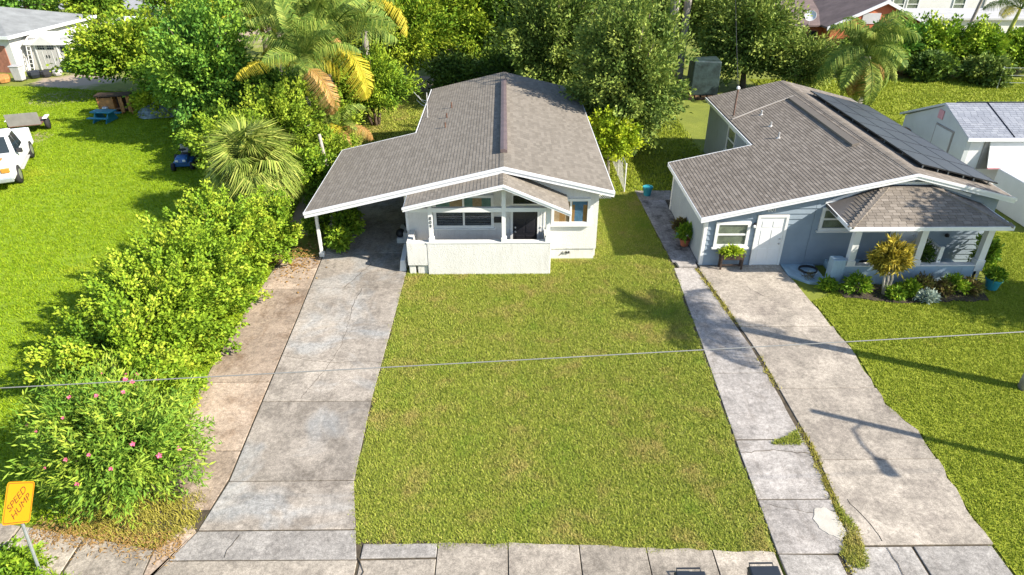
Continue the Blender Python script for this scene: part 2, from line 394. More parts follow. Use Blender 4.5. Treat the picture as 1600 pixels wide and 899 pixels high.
def world_of(o):
    loc = Matrix.LocRotScale(o.location, o.rotation_euler, o.scale)
    return world_of(o.parent) @ o.matrix_parent_inverse @ loc if o.parent else loc
def attach(o, parent):
    if parent is not None:
        o.parent = parent; o.matrix_parent_inverse = world_of(parent).inverted()
def tag(o, label, cat, group=None):
    o['label'] = label; o['category'] = cat
    if group: o['group'] = group
    return o
def struct(o): o['kind'] = 'structure'; return o
def stuff(o): o['kind'] = 'stuff'; return o
def thing(name, label, cat, loc=(0, 0, 0), rz=0.0, group=None):
    o = bpy.data.objects.new(name, None); COL.objects.link(o); o.location = loc; o.rotation_euler = (0, 0, rz)
    o.empty_display_size = 0.3
    return tag(o, label, cat, group)
def B(name, mat, parent, x0, x1, y0, y1, z0, z1, bevel=0.0):
    return MB().box(x0, x1, y0, y1, z0, z1).build(name, mat, parent, bevel=bevel)
def copy_tree(o, parent=None):
    c = o.copy(); COL.objects.link(c)
    if parent is not None:
        c.parent = parent; c.matrix_parent_inverse = o.matrix_parent_inverse.copy()
    for ch in [k for k in o.children]: copy_tree(ch, c)
    return c
def place(o, mesh, parent, mat4):
    """link an object that shares mesh data, at world matrix mat4"""
    ob = bpy.data.objects.new(o, mesh); COL.objects.link(ob)
    if parent is not None:
        ob.parent = parent; ob.matrix_parent_inverse = Matrix.Identity(4)
        mat4 = world_of(parent).inverted() @ mat4
    ob.location, q, ob.scale = mat4.decompose(); ob.rotation_euler = q.to_euler()
    return ob
def text_mesh(s, size, depth, mat):
    cu = bpy.data.curves.new('lettering', 'FONT'); cu.body = s; cu.size = size; cu.extrude = depth
    cu.align_x = 'CENTER'; cu.align_y = 'CENTER'
    ob = bpy.data.objects.new('lettering', cu); COL.objects.link(ob)
    dg = bpy.context.evaluated_depsgraph_get(); me = bpy.data.meshes.new_from_object(ob.evaluated_get(dg))
    COL.objects.unlink(ob); bpy.data.objects.remove(ob)
    me.materials.clear(); me.materials.append(M[mat]); return me

def np_mesh(name, verts, faces_n, tint, mat):
    """verts (n*k,3), every k consecutive vertices one face"""
    k = faces_n; nv = len(verts); nf = nv // k
    me = bpy.data.meshes.new(name)
    me.vertices.add(nv); me.vertices.foreach_set('co', verts.astype(np.float32).ravel())
    me.loops.add(nv); me.loops.foreach_set('vertex_index', np.arange(nv, dtype=np.int32))
    me.polygons.add(nf); me.polygons.foreach_set('loop_start', np.arange(0, nv, k, dtype=np.int32))
    at = me.attributes.new('tint', 'FLOAT', 'POINT'); at.data.foreach_set('value', tint.astype(np.float32))
    me.materials.append(M[mat]); me.update(calc_edges=True); me.validate()
    return me
def np_obj(name, me, parent=None):
    o = bpy.data.objects.new(name, me); COL.objects.link(o); attach(o, parent); return o
def unit(a): return a / np.maximum(np.linalg.norm(a, axis=-1, keepdims=True), 1e-9)

# ------------------------------------------------------------------ the ground and the paving
g = MB(); g.quad((-400, -250, -0.06), (400, -250, -0.06), (400, 600, -0.06), (-400, 600, -0.06))
struct(g.build('ground', 'ground_mix'))

def sheet(name, mat, pts, z):
    m = MB(); m.poly([(x, y, z) for x, y in pts]); return struct(m.build(name, mat))
def rough_edge(pts, amp, step=0.35):
    out = []
    for i, (x0, y0) in enumerate(pts):
        x1, y1 = pts[(i + 1) % len(pts)]
        L = math.hypot(x1 - x0, y1 - y0); n = max(1, int(L / step))
        for k in range(n):
            f = k / n; j = 0 if k == 0 else random.uniform(-amp, amp)
            out.append((x0 + (x1 - x0) * f - (y1 - y0) / L * j, y0 + (y1 - y0) * f + (x1 - x0) / L * j))
    return out
FRONT = [(-3.22, 9.82), (5.62, 9.5), (5.72, 12.5), (5.95, 17.5), (6.14, 22.3), (6.0, 29.2), (3.2, 29.2), (3.2, 22.8), (1.4, 22.8), (1.4, 21.8), (-3.58, 21.8), (-3.62, 19.5), (-3.62, 15.0), (-3.58, 11.6), (-3.28, 10.1)]
RIGHT = [(10.32, 8.2), (24, 8.2), (24, 24.5), (17.4, 25), (17.4, 20.6), (11.3, 20.6), (11.2, 20.0), (10.38, 19.6), (10.5, 16.5), (10.28, 14.2), (10.62, 13.0), (10.35, 10.7)]
FIELD = [(-40, 10.6), (-9.2, 10.4), (-8.0, 10.7), (-8.15, 13), (-8.5, 17), (-8.5, 22), (-9.0, 26), (-9.6, 33), (-14, 40), (-20, 46), (-33, 49), (-45, 49), (-45, 20)]
sheet('front_lawn', 'soil_front', FRONT, -0.030)
sheet('side_lawn', 'soil_right', RIGHT, -0.030)
sheet('field', 'soil_field', FIELD, -0.034)
sheet('back_lawn', 'soil_right', [(17.9, 35.4), (45, 35.4), (45, 50.5), (17.9, 50.5)], -0.034)

bed = MB()
for bz, pts in enumerate(([(-8.6, 9.9), (-3.2, 9.9), (-3.6, 11.5), (-3.6, 29.1), (-6.95, 29.1), (-6.95, 23), (-8.5, 22.9)], [(-14, 8.2), (-7.2, 8.2), (-7.2, 9.7), (-14, 10.5)], [(-7.6, 8.0), (5.6, 8.0), (5.6, 9.5), (-3.2, 9.95), (-7.3, 9.95)], [(5.66, 7.9), (10.2, 7.9), (10.2, 21.9), (7.1, 29.2), (6.0, 29.2), (6.1, 22), (5.7, 12)])):
    bed.poly([(x, y, -0.022 - 0.0018 * bz) for x, y in pts])
struct(bed.build('paving_bed', 'joint_soil'))
def slab(parent, mat, pts, z=0.0, name='slab', grow=0.0):
    m = MB(); m.flat(pts, -0.09, z + random.uniform(-0.006, 0.006)); return m.build(name, mat, parent, bevel=0.012)
def shrink(pts, d=0.012):
    cx = sum(p[0] for p in pts) / len(pts); cy = sum(p[1] for p in pts) / len(pts)
    return [(x + (d if x < cx else -d), y + (d if y < cy else -d)) for x, y in pts]

def xl(y):   # joint between tan strip and grey slabs
    pts = [(9.0, -7.35), (9.42, -7.05), (10.18, -6.70), (11.6, -6.52), (14.5, -6.62), (18.4, -6.74), (23, -6.92), (29.2, -6.95)]
    return float(np.interp(y, [p[0] for p in pts], [p[1] for p in pts]))
def xr(y):
    pts = [(9.0, -3.10), (9.42, -3.10), (10.18, -3.28), (11.6, -3.58), (14.5, -3.66), (18.4, -3.62), (21.6, -3.60), (29.2, -3.60)]
    return float(np.interp(y, [p[0] for p in pts], [p[1] for p in pts]))
dw = bpy.data.objects.new('driveway', None); COL.objects.link(dw); struct(dw)
ys = [10.18, 11.6, 14.48, 18.42, 20.6, 23.2, 26.0, 29.2]
for y0, y1 in zip(ys[:-1], ys[1:]):
    L = [(xl(y), y) for y in np.linspace(y0, y1, 5)]; R = [(xr(y), y) for y in np.linspace(y1, y0, 5)]
    pts = shrink([(x, y) for x, y in R[::-1]] + [(x, y) for x, y in L[::-1]])
    slab(dw, 'concrete_grey', pts)
ysL = [10.75, 12.62, 15.35, 18.5, 20.55, 22.9]
def xs(y): return float(np.interp(y, [10.6, 12.7, 15, 18.5, 22, 23], [-7.2, -8.25, -8.55, -8.6, -8.5, -8.2]))
for y0, y1 in zip(ysL[:-1], ysL[1:]):
    a0 = min(xl(y0) - 0.02, -6.6); a1 = xl(y1) - 0.02
    pts = [(xs(y0), y0), (xl(y0) - 0.02, y0), (xl((y0 + y1) / 2) - 0.02, (y0 + y1) / 2), (a1, y1), (xs(y1), y1), (xs((y0 + y1) / 2), (y0 + y1) / 2)]
    slab(dw, 'concrete_tan', shrink(pts), -0.008)
# sidewalk run and driveway apron (two bands)
sw = bpy.data.objects.new('sidewalk', None); COL.objects.link(sw); struct(sw)
slab(sw, 'concrete_apron', shrink([(-7.02, 9.42), (-3.12, 9.40), (-3.27, 10.17), (-6.70, 10.17)]))
slab(sw, 'concrete_walk', shrink([(-7.7, 8.0), (-3.08, 8.0), (-3.10, 9.40), (-7.02, 9.41)]), -0.004)
edges = [-3.06, -1.47, 0.02, 1.52, 2.93, 4.31, 5.60]
for k, (a, b2) in enumerate(zip(edges[:-1], edges[1:])):
    ya = 9.80 - max(0, (a - 0.0)) * 0.055; yb = 9.80 - max(0, (b2 - 0.0)) * 0.055
    if k == 0:
        slab(sw, 'concrete_apron', shrink([(a, 9.42), (b2, 9.44), (b2, yb), (a, ya)]))
        slab(sw, 'concrete_walk', shrink([(a + 0.02, 8.1), (b2, 8.1), (b2, 9.42), (a, 9.40)]), -0.006)
    else:
        top = rough_edge([(b2 - 0.012, yb), (a + 0.012, ya)], 0.03, 0.22)[: int((b2 - a) / 0.22) + 1] + [(a + 0.012, ya)]
        slab(sw, 'concrete_walk', [(a + 0.012, 8.1), (b2 - 0.012, 8.1)] + top)
for (a, b2, ya, yb) in ((-9.05, -7.45, 10.05, 9.72), (-10.6, -9.08, 10.36, 10.06), (-12.2, -10.63, 10.6, 10.37), (-13.8, -12.23, 10.7, 10.6)):
    slab(sw, 'concrete_walk', shrink([(a, ya - 1.0), (b2 + (0.1 if b2 > -8 else 0), yb - 1.05), (b2, yb), (a, ya)]), -0.01)
for (a, b2) in ((5.66, 6.9), (6.98, 8.55), (8.58, 10.26)):
    slab(sw, 'concrete_apron', shrink([(a, 7.9), (b2, 7.9), (b2, 9.62 if a > 6.9 else 9.42), (a, 9.62 if a > 6.9 else 9.45)]), -0.004)
for (a, b2) in ((10.3, 12.2), (12.22, 14.1), (14.12, 16)):
    slab(sw, 'concrete_walk', shrink([(a, 6.9), (b2, 6.9), (b2, 8.2), (a, 8.2)]))
r = MB(); r.quad((-80, 1.0, -0.10), (80, 1.0, -0.10), (80, 7.0, -0.10), (-80, 7.0, -0.10))
rd = r.build('road', 'asphalt'); struct(rd); rd.location.z = 0.05
kb = struct(B('kerb', 'concrete_walk', None, -80, 80, 7.0, 7.16, -0.1, 0.06))

slab(sw, 'concrete_tan', [(-7.95, 8.1), (-7.73, 8.05), (-7.03, 9.42), (-6.72, 10.15), (-6.95, 10.4), (-7.42, 9.72), (-7.36, 8.7)], -0.012)
# the neighbour's drive: narrow old strip and the wide slabs beside it
nd = bpy.data.objects.new('driveway', None); COL.objects.link(nd); struct(nd)
def jx(y): return float(np.interp(y, [8.9, 9.6, 10.55, 12.5, 16.3, 19, 21.35, 22.1], [6.96, 7.18, 7.42, 7.58, 7.52, 7.30, 7.05, 6.98]))
def nl(y): return float(np.interp(y, [9.4, 12.5, 17.5, 22.3], [5.66, 5.76, 6.0, 6.18]))
def nr(y): return float(np.interp(y, [9.6, 10.7, 13.0, 14.2, 16.5, 19.6, 22.1], [10.28, 10.32, 10.58, 10.24, 10.42, 10.30, 10.1]))
for y0, y1 in ((9.46, 10.9), (10.94, 12.85), (12.9, 15.6), (15.63, 21.9)):
    yy = np.linspace(y0, y1, 6)
    slab(nd, 'concrete_worn', [(jx(y) - 0.07 + random.uniform(-.03, .03), y) for y in yy] + [(nl(y), y) for y in yy[::-1]])
for y0, y1 in ((9.66, 12.15), (12.17, 14.9), (14.92, 18.0), (18.02, 21.85)):
    yy = np.linspace(y0, y1, 9)
    R = [(nr(y) + random.uniform(-.05, .05), y) for y in yy]; Lp = [(jx(y) + 0.05, y) for y in yy[::-1]]
    slab(nd, 'concrete_pale', R + Lp)
for (pts, mt) in (([(6.92, 9.92), (7.12, 9.80), (7.28, 9.9), (7.33, 10.2), (7.30, 10.5), (7.1, 10.68), (6.88, 10.62), (6.74, 10.35), (6.78, 10.1)], 'patch_white'),):
    MB().flat(rough_edge(pts, 0.022, 0.06), 0.003, 0.014).build('cement_patch', mt, nd)
walk = bpy.data.objects.new('side_path', None); COL.objects.link(walk); struct(walk)
slab(walk, 'concrete_dark', [(6.2, 22.35), (7.12, 22.35), (7.12, 25.2), (6.1, 25.2)], 0.01)
slab(walk, 'concrete_dark', [(6.1, 25.22), (7.12, 25.22), (7.12, 28.2), (6.0, 28.2)], 0.01)
slab(walk, 'concrete_worn', [(5.98, 28.22), (7.6, 28.22), (7.6, 29.3), (5.95, 29.3)], 0.012)
slab(walk, 'concrete_worn', [(6.35, 21.95), (7.02, 21.95), (7.02, 22.3), (6.3, 22.3)], 0.05, 'step')
slab(walk, 'blue_tint_floor', [(10.15, 21.3), (10.7, 20.75), (11.35, 20.7), (11.35, 22.1), (10.15, 22.1)], 0.03, 'patio_slab')  # slab colour carries the blue tint of the shadow lying on it
slab(walk, 'concrete_pale', [(7.12, 21.87), (10.12, 21.87), (10.12, 22.1), (7.12, 22.1)], 0.012, 'threshold')

# hairline cracks and weedy seams lie a few millimetres proud of the slabs
def crack(parent, pts, wd=0.018, mat='joint_soil', z=0.0095, jit=0.03, name='crack'):
    wd *= 0.42
    P2 = []
    for (a, b2) in zip(pts[:-1], pts[1:]):
        n = max(2, int(math.hypot(b2[0] - a[0], b2[1] - a[1]) / 0.12))
        for k in range(n):
            f = k / n; P2.append((a[0] + (b2[0] - a[0]) * f + random.uniform(-jit, jit), a[1] + (b2[1] - a[1]) * f + random.uniform(-jit, jit)))
    P2.append(pts[-1])
    m = MB(); lo = []; hi = []
    for k, p in enumerate(P2):
        q = P2[min(k + 1, len(P2) - 1)]; o = P2[max(k - 1, 0)]
        dx, dy = q[0] - o[0], q[1] - o[1]; L = math.hypot(dx, dy) or 1
        ww = wd * random.uniform(0.4, 1.2) * 0.5
        lo.append((p[0] - dy / L * ww, p[1] + dx / L * ww)); hi.append((p[0] + dy / L * ww, p[1] - dx / L * ww))
    m.flat(lo + hi[::-1], -0.002, z)
    return m.build(name, mat, parent)
crack(dw, [(-5.05, 18.35), (-5.0, 17.2), (-5.15, 16.2), (-5.6, 14.6)], 0.02)
crack(dw, [(-6.7, 16.6), (-5.9, 16.35), (-5.1, 16.2), (-4.2, 16.3), (-3.7, 16.2)], 0.014)
crack(dw, [(-5.0, 20.5), (-5.1, 19.5), (-5.05, 18.5)], 0.016)
crack(dw, [(-5.2, 23.0), (-5.0, 22.3), (-5.35, 21.3), (-5.6, 20.65)], 0.018)
crack(sw, [(-5.9, 9.50), (-5.75, 10.05)], 0.012)
crack(sw, [(-3.1, 9.45), (-2.9, 9.1), (-3.0, 8.7)], 0.03, 'joint_soil')
crack(nd, [(8.0, 9.72), (7.9, 10.3), (7.75, 10.9)], 0.022)
crack(nd, [(5.75, 12.4), (6.5, 12.5), (7.5, 12.35)], 0.018)
crack(nd, [(5.9, 10.8), (6.4, 10.6), (6.9, 10.5)], 0.016)
crack(sw, [(8.0, 9.6), (8.05, 9.2), (8.0, 8.7)], 0.014); 
crack(nd, [(8.4, 20.5), (8.8, 19.8), (9.1, 19.9)], 0.014)

# grass: short blades, one object for each lawn
def in_poly(px, py, poly):
    c = np.zeros(len(px), bool); n = len(poly)
    for i in range(n):
        x0, y0 = poly[i]; x1, y1 = poly[(i + 1) % n]
        cond = ((y0 > py) != (y1 > py))
        with np.errstate(divide='ignore', invalid='ignore'):
            xi = (x1 - x0) * (py - y0) / (y1 - y0) + x0
        c ^= cond & (px < xi)
    return c
def visible(px, py, z=0.1, m=0.11):
    th = rad(30.3); dep = py * math.cos(th) + 12 * math.sin(th); vv = 12 * math.cos(th) - py * math.sin(th)
    return (np.abs(px - 0.0105 * py) / dep < 0.75 + m) & (np.abs(vv / dep) < 0.42 + m + 0.05)
def grass(name, label_mat, poly, dens, h, wd, blades=4, spread=0.05, view=True, keep=None, z0=0.0):
    xs_ = [p[0] for p in poly]; ys_ = [p[1] for p in poly]
    A = (max(xs_) - min(xs_)) * (max(ys_) - min(ys_)); n = int(A * dens)
    px = rng.uniform(min(xs_), max(xs_), n); py = rng.uniform(min(ys_), max(ys_), n)
    k = in_poly(px, py, poly)
    if view: k &= visible(px, py)
    if keep is not None: k &= keep(px, py)
    px, py = px[k], py[k]; n = len(px)
    N_ = n * blades
    bx = np.repeat(px, blades) + rng.normal(0, spread, N_); by = np.repeat(py, blades) + rng.normal(0, spread, N_)
    tt = np.repeat(rng.uniform(0, 1, n), blades) * 0.5 + rng.uniform(0, 1, N_) * 0.5
    az = rng.uniform(0, 2 * np.pi, N_); lean = rng.uniform(0.35, 1.35, N_)
    hh = h * rng.uniform(0.6, 1.3, N_)
    d = np.stack([np.cos(az), np.sin(az)], 1); s = np.stack([-d[:, 1], d[:, 0]], 1)
    ww = wd * rng.uniform(0.6, 1.3, N_)
    p0 = np.stack([bx - s[:, 0] * ww / 2, by - s[:, 1] * ww / 2, np.full(N_, z0 - 0.035)], 1)
    p1 = np.stack([bx + s[:, 0] * ww / 2, by + s[:, 1] * ww / 2, np.full(N_, z0 - 0.035)], 1)
    p2 = np.stack([bx + d[:, 0] * hh * np.sin(lean), by + d[:, 1] * hh * np.sin(lean), hh * np.cos(lean) - 0.03 + z0], 1)
    V = np.stack([p0, p1, p2], 1).reshape(-1, 3)
    o = np_obj(name, np_mesh(name, V, 3, np.repeat(tt, 3), label_mat))
    return stuff(o)
def not_house(px, py): return ~((px > -3.5) & (px < 3.3) & (py > 22.6))
o = grass('lawn_grass', 'grass_front', rough_edge(FRONT, 0.085, 0.22), 700, 0.055, 0.022, 4, 0.045, keep=not_house, z0=.014); tag(o, 'olive green patchy front lawn of the white house', 'grass')
o = grass('side_lawn_grass', 'grass_right', rough_edge(RIGHT, 0.10, 0.22), 500, 0.055, 0.024, 4, 0.05, z0=.014); tag(o, 'bright green lawn right of the blue house driveway', 'grass')
o = grass('field_grass', 'grass_field', FIELD, 165, 0.08, 0.036, 4, 0.06); tag(o, 'bright green open lawn of the lot with the white truck', 'grass')
o = grass('back_lawn_grass', 'grass_right', [(17.9, 35.4), (45, 35.4), (45, 50.5), (17.9, 50.5)], 60, 0.13, 0.07, 4, 0.1); tag(o, 'sunlit lawn behind the blue house', 'grass')
o = grass('yard_grass', 'grass_right', [(3.9, 29.2), (10.3, 29.3), (10.4, 46), (4, 46)], 110, 0.11, 0.05, 4, 0.08); tag(o, 'grass of the back yard between the two houses', 'grass')
o = grass('side_yard_grass', 'grass_front', [(-9.5, 29.0), (-3.8, 29.0), (-3.7, 47), (-9.5, 47)], 90, 0.11, 0.05, 4, 0.08); tag(o, 'shaded grass behind the carport', 'grass')
o = grass('verge_grass', 'grass_field', [(-13, 7.4), (-7.9, 7.6), (-7.9, 8.7), (-9.05, 9.04), (-10.6, 9.34), (-13, 9.6)], 520, 0.16, 0.03, 5, 0.06); tag(o, 'ragged yellow-green verge around the yellow sign post', 'grass')
o = grass('dry_grass', 'grass_dry', [(-9.6, 10.2), (-7.4, 9.75), (-6.78, 10.2), (-6.95, 11.2), (-8.2, 11.2), (-9.6, 10.8)], 420, 0.13, 0.025, 4, 0.07); tag(o, 'dry straw grass at the foot of the pink flowering bush', 'grass')
# weeds in the seam of the neighbour's drive
seam = [(jx(y) - 0.09 + random.uniform(-.03, .03), y) for y in np.linspace(9.0, 21.8, 40)] + [(jx(y) + 0.07, y) for y in np.linspace(21.8, 9.0, 40)]
def patchy(px, py): return (np.sin(py * 1.7) + np.sin(py * 0.63 + 1) + rng.normal(0, 0.5, len(py))) > -0.1
o = grass('seam_weeds', 'grass_dry', seam, 500, 0.07, 0.02, 4, 0.03, keep=patchy, z0=.03); tag(o, 'weeds in the seam along the cracked driveway', 'grass')
o = grass('seam_weeds', 'grass_front', [(7.2, 9.05), (7.45, 9.2), (7.6, 10.1), (7.45, 10.9), (7.35, 10.6), (7.4, 10.0), (7.1, 9.6), (6.95, 9.4)], 1500, 0.07, 0.02, 4, 0.03, z0=.035); tag(o, 'green moss around the white cement patch', 'grass')
o = grass('seam_weeds', 'grass_front', [(6.6, 12.7), (7.4, 12.7), (7.45, 13.2), (7.1, 12.95)], 1400, 0.07, 0.02, 4, 0.03, z0=.035); tag(o, 'small tuft of weeds where a strip slab has broken', 'grass')

# ------------------------------------------------------------------ roofing
CAMP = Vector((0, 0, 12))
def tab_mesh(mat, tint, w=0.30, l=0.20, h0=0.021, h1=0.004):
    m = MB(); g_ = 0.007
    m.hexa([(g_, 0, -0.01), (w - g_, 0, -0.01), (w - g_, l, -0.01), (g_, l, -0.01), (g_, 0, h0), (w - g_, 0, h0), (w - g_, l, h1), (g_, l, h1)], tint)
    m.f = m.f[1:]
    return m
class Roofing:
    def __init__(s): s.tabs = []
    def slope(s, O, U, V, vlen, urange, exposure=0.127, w=0.27):
        O = Vector(O); U = Vector(U).normalized(); V = Vector(V).normalized(); Nn = U.cross(V)
        if Nn.z < 0: Nn = -Nn
        rows = int(vlen / exposure)
        for r_ in range(rows + 1):
            v = r_ * exposure
            if v > vlen - 0.02: break
            u0, u1 = urange(v); u = u0 - random.uniform(0, w) if r_ % 2 else u0 - w * 0.5 * random.random()
            while u < u1 - 0.02:
                a = max(u, u0); b_ = min(u + w, u1)
                if b_ - a > 0.03:
                    lo = min(0.2, vlen - v)
                    s.tabs.append((O + U * a + V * v + Nn * 0.004, U, V, Nn, (b_ - a) / 0.30, lo / 0.2, random.random()))
                u += w
    def finish(s, mat, parent, limit=300):
        s.tabs.sort(key=lambda t_: (t_[0] - CAMP).length)
        protos = [tab_mesh(mat, k / 7).mesh('shingle', mat) for k in range(8)]
        for (p, U, V, Nn, sx, sy, tn) in s.tabs[:limit]:
            mt = Matrix((( U.x * sx, V.x * sy, Nn.x, p.x), (U.y * sx, V.y * sy, Nn.y, p.y), (U.z * sx, V.z * sy, Nn.z, p.z), (0, 0, 0, 1)))
            place('shingle', protos[int(tn * 7.99)], parent, mt)
        base = np.array(tab_mesh(mat, 0).v); faces = tab_mesh(mat, 0).f
        rest = s.tabs[limit:]
        if not rest: return
        P_ = np.array([t_[0] for t_ in rest]); U_ = np.array([t_[1] for t_ in rest]); V_ = np.array([t_[2] for t_ in rest]); N_ = np.array([t_[3] for t_ in rest])
        sx = np.array([t_[4] for t_ in rest]); sy = np.array([t_[5] for t_ in rest]); tn = np.array([t_[6] for t_ in rest])
        W = P_[:, None] + U_[:, None] * (base[None, :, 0:1] * sx[:, None, None]) + V_[:, None] * (base[None, :, 1:2] * sy[:, None, None]) + N_[:, None] * base[None, :, 2:3]
        fi = np.array(faces); V4 = W[:, fi].reshape(-1, 3)
        me = np_mesh('shingle_field', V4, 4, np.repeat(tn, fi.size), mat)
        stuff(np_obj('shingle_field', me, parent))

def slope_slab(m, pts, thick=0.13):
    """roof deck: polygon of the top surface, thickened downward"""
    m.prism([(x, y, z - thick) for x, y, z in pts], [(x, y, z - 0.004) for x, y, z in pts]); return m
def rake(m, a, b_, y0, y1, h=0.2, up=0.03):
    """fascia board between two points of the roof edge (x,z)"""
    (xa, za), (xb, zb) = a, b_
    m.hexa([(xa, y0, za - h), (xb, y0, zb - h), (xb, y1, zb - h), (xa, y1, za - h), (xa, y0, za + up), (xb, y0, zb + up), (xb, y1, zb + up), (xa, y1, za + up)])
def window(parent, x0, x1, z0, z1, y, panes=(1, 2), fw=0.09, depth=0.07, frame='white_paint', back='room_dark', sill=True, axis='y', curtain=None, sash=0.035):
    """window on a wall whose outer face is at y (facing -y), or at x facing -x when axis='x'"""
    def bx(m, u0, u1, d0, d1, w0, w1):
        if axis == 'y': m.box(u0, u1, y - d1, y - d0, w0, w1)
        else: m.box(y - d1, y - d0, u0, u1, w0, w1)
        return m
    f = MB(); bx(f, x0, x1, 0.0, depth, z1 - fw, z1); bx(f, x0, x1, 0.0, depth, z0, z0 + fw)
    bx(f, x0, x0 + fw, 0.002, depth - 0.002, z0 + fw, z1 - fw); bx(f, x1 - fw, x1, 0.002, depth - 0.002, z0 + fw, z1 - fw)
    wn = bx(MB(), x0 + fw * 0.5, x1 - fw * 0.5, 0.002, 0.010, z0 + fw * 0.5, z1 - fw * 0.5).build('window', back, parent)
    f.build('window_frame', frame, wn)
    if sill: bx(MB(), x0 - 0.05, x1 + 0.05, 0.0, depth + 0.05, z0 - 0.05, z0 + 0.002).build('sill', frame, wn)
    nx, nz = panes; iw = (x1 - x0 - 2 * fw) / nx; ih = (z1 - z0 - 2 * fw) / nz
    for i in range(nx):
        for j in range(nz):
            a0 = x0 + fw + i * iw; c0 = z0 + fw + j * ih
            if curtain and curtain.get((i, j)):
                cols = curtain[(i, j)]
                for q, cm in enumerate(cols):
                    bx(MB(), a0 + iw * q / len(cols), a0 + iw * (q + 1) / len(cols) - 0.001, 0.012, 0.018, c0, c0 + ih).build('curtain', cm, wn)
            bx(MB(), a0, a0 + iw, 0.022, 0.028, c0, c0 + ih).build('pane', 'glass', wn)
    s = MB()
    for i in range(1, nx): bx(s, x0 + fw + i * iw - sash, x0 + fw + i * iw + sash, 0.0, depth * 0.8, z0 + fw, z1 - fw)
    for j in range(1, nz): bx(s, x0 + fw, x1 - fw, 0.0, depth * 0.7, z0 + fw + j * ih - sash, z0 + fw + j * ih + sash)
    if s.v: s.build('sash_bar', frame, wn)
    return wn
def door(parent, x0, x1, z0, z1, y, mat, frame='white_paint', fw=0.09, panels=True, knob='pipe_grey', name='door'):
    d = B(name, mat, parent, x0, x1, y - 0.03, y, z0, z1)
    f = MB(); f.box(x0 - fw, x0, y - 0.06, y, z0, z1); f.box(x1, x1 + fw, y - 0.06, y, z0, z1); f.box(x0 - fw, x1 + fw, y - 0.062, y, z1, z1 + fw)
    f.build('door_frame', frame, d)
    if panels:
        W = x1 - x0; H = z1 - z0
        for (u0, u1) in ((0.12, 0.46), (0.54, 0.88)):
            for (w0, w1) in ((0.10, 0.36), (0.43, 0.74), (0.80, 0.92)):
                B('panel', mat, d, x0 + W * u0, x0 + W * u1, y - 0.042, y - 0.028, z0 + H * w0, z0 + H * w1, bevel=0.008)
    for zz in (0.46, 0.56):
        kx = x0 + 0.09 if mat == 'black_door' else x1 - 0.09
        m = MB(); m.box(kx - 0.03, kx + 0.03, y - 0.09, y - 0.03, z0 + (z1 - z0) * zz - 0.03, z0 + (z1 - z0) * zz + 0.03); m.build('door_handle', knob, d, bevel=0.015)
    return d

# ------------------------------------------------------------------ the white stucco house (809)
HW = thing('house', 'white stucco bungalow with taupe shingle gable roof, carport and low porch wall', 'house', (0, 22.7, 0))
K = 0.235; RX = -0.05; RZ = 3.74
def zr(x): return RZ - K * abs(x - RX)
Y0, Y1 = 22.30, 36.40
CB = 28.95
rf = slope_slab(slope_slab(MB(), [(RX, Y0, RZ), (RX, Y1, RZ), (-3.85, Y1, zr(-3.85)), (-3.85, CB, zr(-3.85)), (-7.12, CB, zr(-7.12)), (-7.12, Y0, zr(-7.12))]),
                [(RX, Y1, RZ), (RX, Y0, RZ), (3.80, Y0, zr(3.80)), (3.80, Y1, zr(3.80))])
roof = rf.build('roof', 'roof_deck', HW)
sh = Roofing()
Vl = (K, 0, 0)  # placeholder, real upslope vectors below
upL = Vector((1, 0, K)).normalized(); upR = Vector((-1, 0, K)).normalized()
lenL = (RX + 7.12) * math.sqrt(1 + K * K); lenM = (RX + 3.85) * math.sqrt(1 + K * K)
sh.slope((-7.12, Y0, zr(-7.12)), (0, 1, 0), upL, lenL, lambda v: (0, (CB - Y0) if v < lenL - lenM else (Y1 - Y0)))
lenR = (3.80 - RX) * math.sqrt(1 + K * K)
sh.slope((3.80, Y0, zr(3.80)), (0, 1, 0), upR, lenR, lambda v: (0, Y1 - Y0))
# porch roof: left slope follows the house, right slope is steeper
PX, PZ, PY0, PY1 = -0.07, 3.53, 21.18, 22.70
KL, KR = 0.235, 0.435
def zp(x): return PZ - (KL * (PX - x) if x < PX else KR * (x - PX))
pr = slope_slab(slope_slab(MB(), [(PX, PY0, PZ), (PX, PY1, PZ), (-3.42, PY1, zp(-3.42)), (-3.42, PY0, zp(-3.42))], 0.10),
                [(PX, PY1, PZ), (PX, PY0, PZ), (2.18, PY0, zp(2.18)), (2.18, PY1, zp(2.18))], 0.10)
proof = pr.build('porch_roof', 'roof_deck', HW)
lp = (PX + 3.42) * math.sqrt(1 + KL * KL); rp = (2.18 - PX) * math.sqrt(1 + KR * KR)
sh.slope((-3.42, PY0, zp(-3.42)), (0, 1, 0), Vector((1, 0, KL)), lp, lambda v: (0, PY1 - PY0 - 0.02))
sh.slope((2.18, PY0, zp(2.18)), (0, 1, 0), Vector((-1, 0, KR)), rp, lambda v: (0, PY1 - PY0 - 0.02))
for k in range(int((Y1 - Y0) / 0.16)):
    y = Y0 + 0.16 * k
    for sg, u in ((1, upL), (-1, upR)):
        pass
sh.finish('shingle_taupe', roof)
cap = MB()
for k in range(int((Y1 - Y0) / 0.15)):
    y = Y0 + 0.15 * k; tn = random.random()
    for sg in (-1, 1):
        cap.hexa([(RX, y, RZ - 0.01), (RX + sg * .15, y, RZ - .045), (RX + sg * .15, y + .2, RZ - .05), (RX, y + .2, RZ - .015), (RX, y, RZ + .04), (RX + sg * .15, y, RZ + .005), (RX + sg * .15, y + .2, RZ - .012), (RX, y + .2, RZ + .02)], tn)
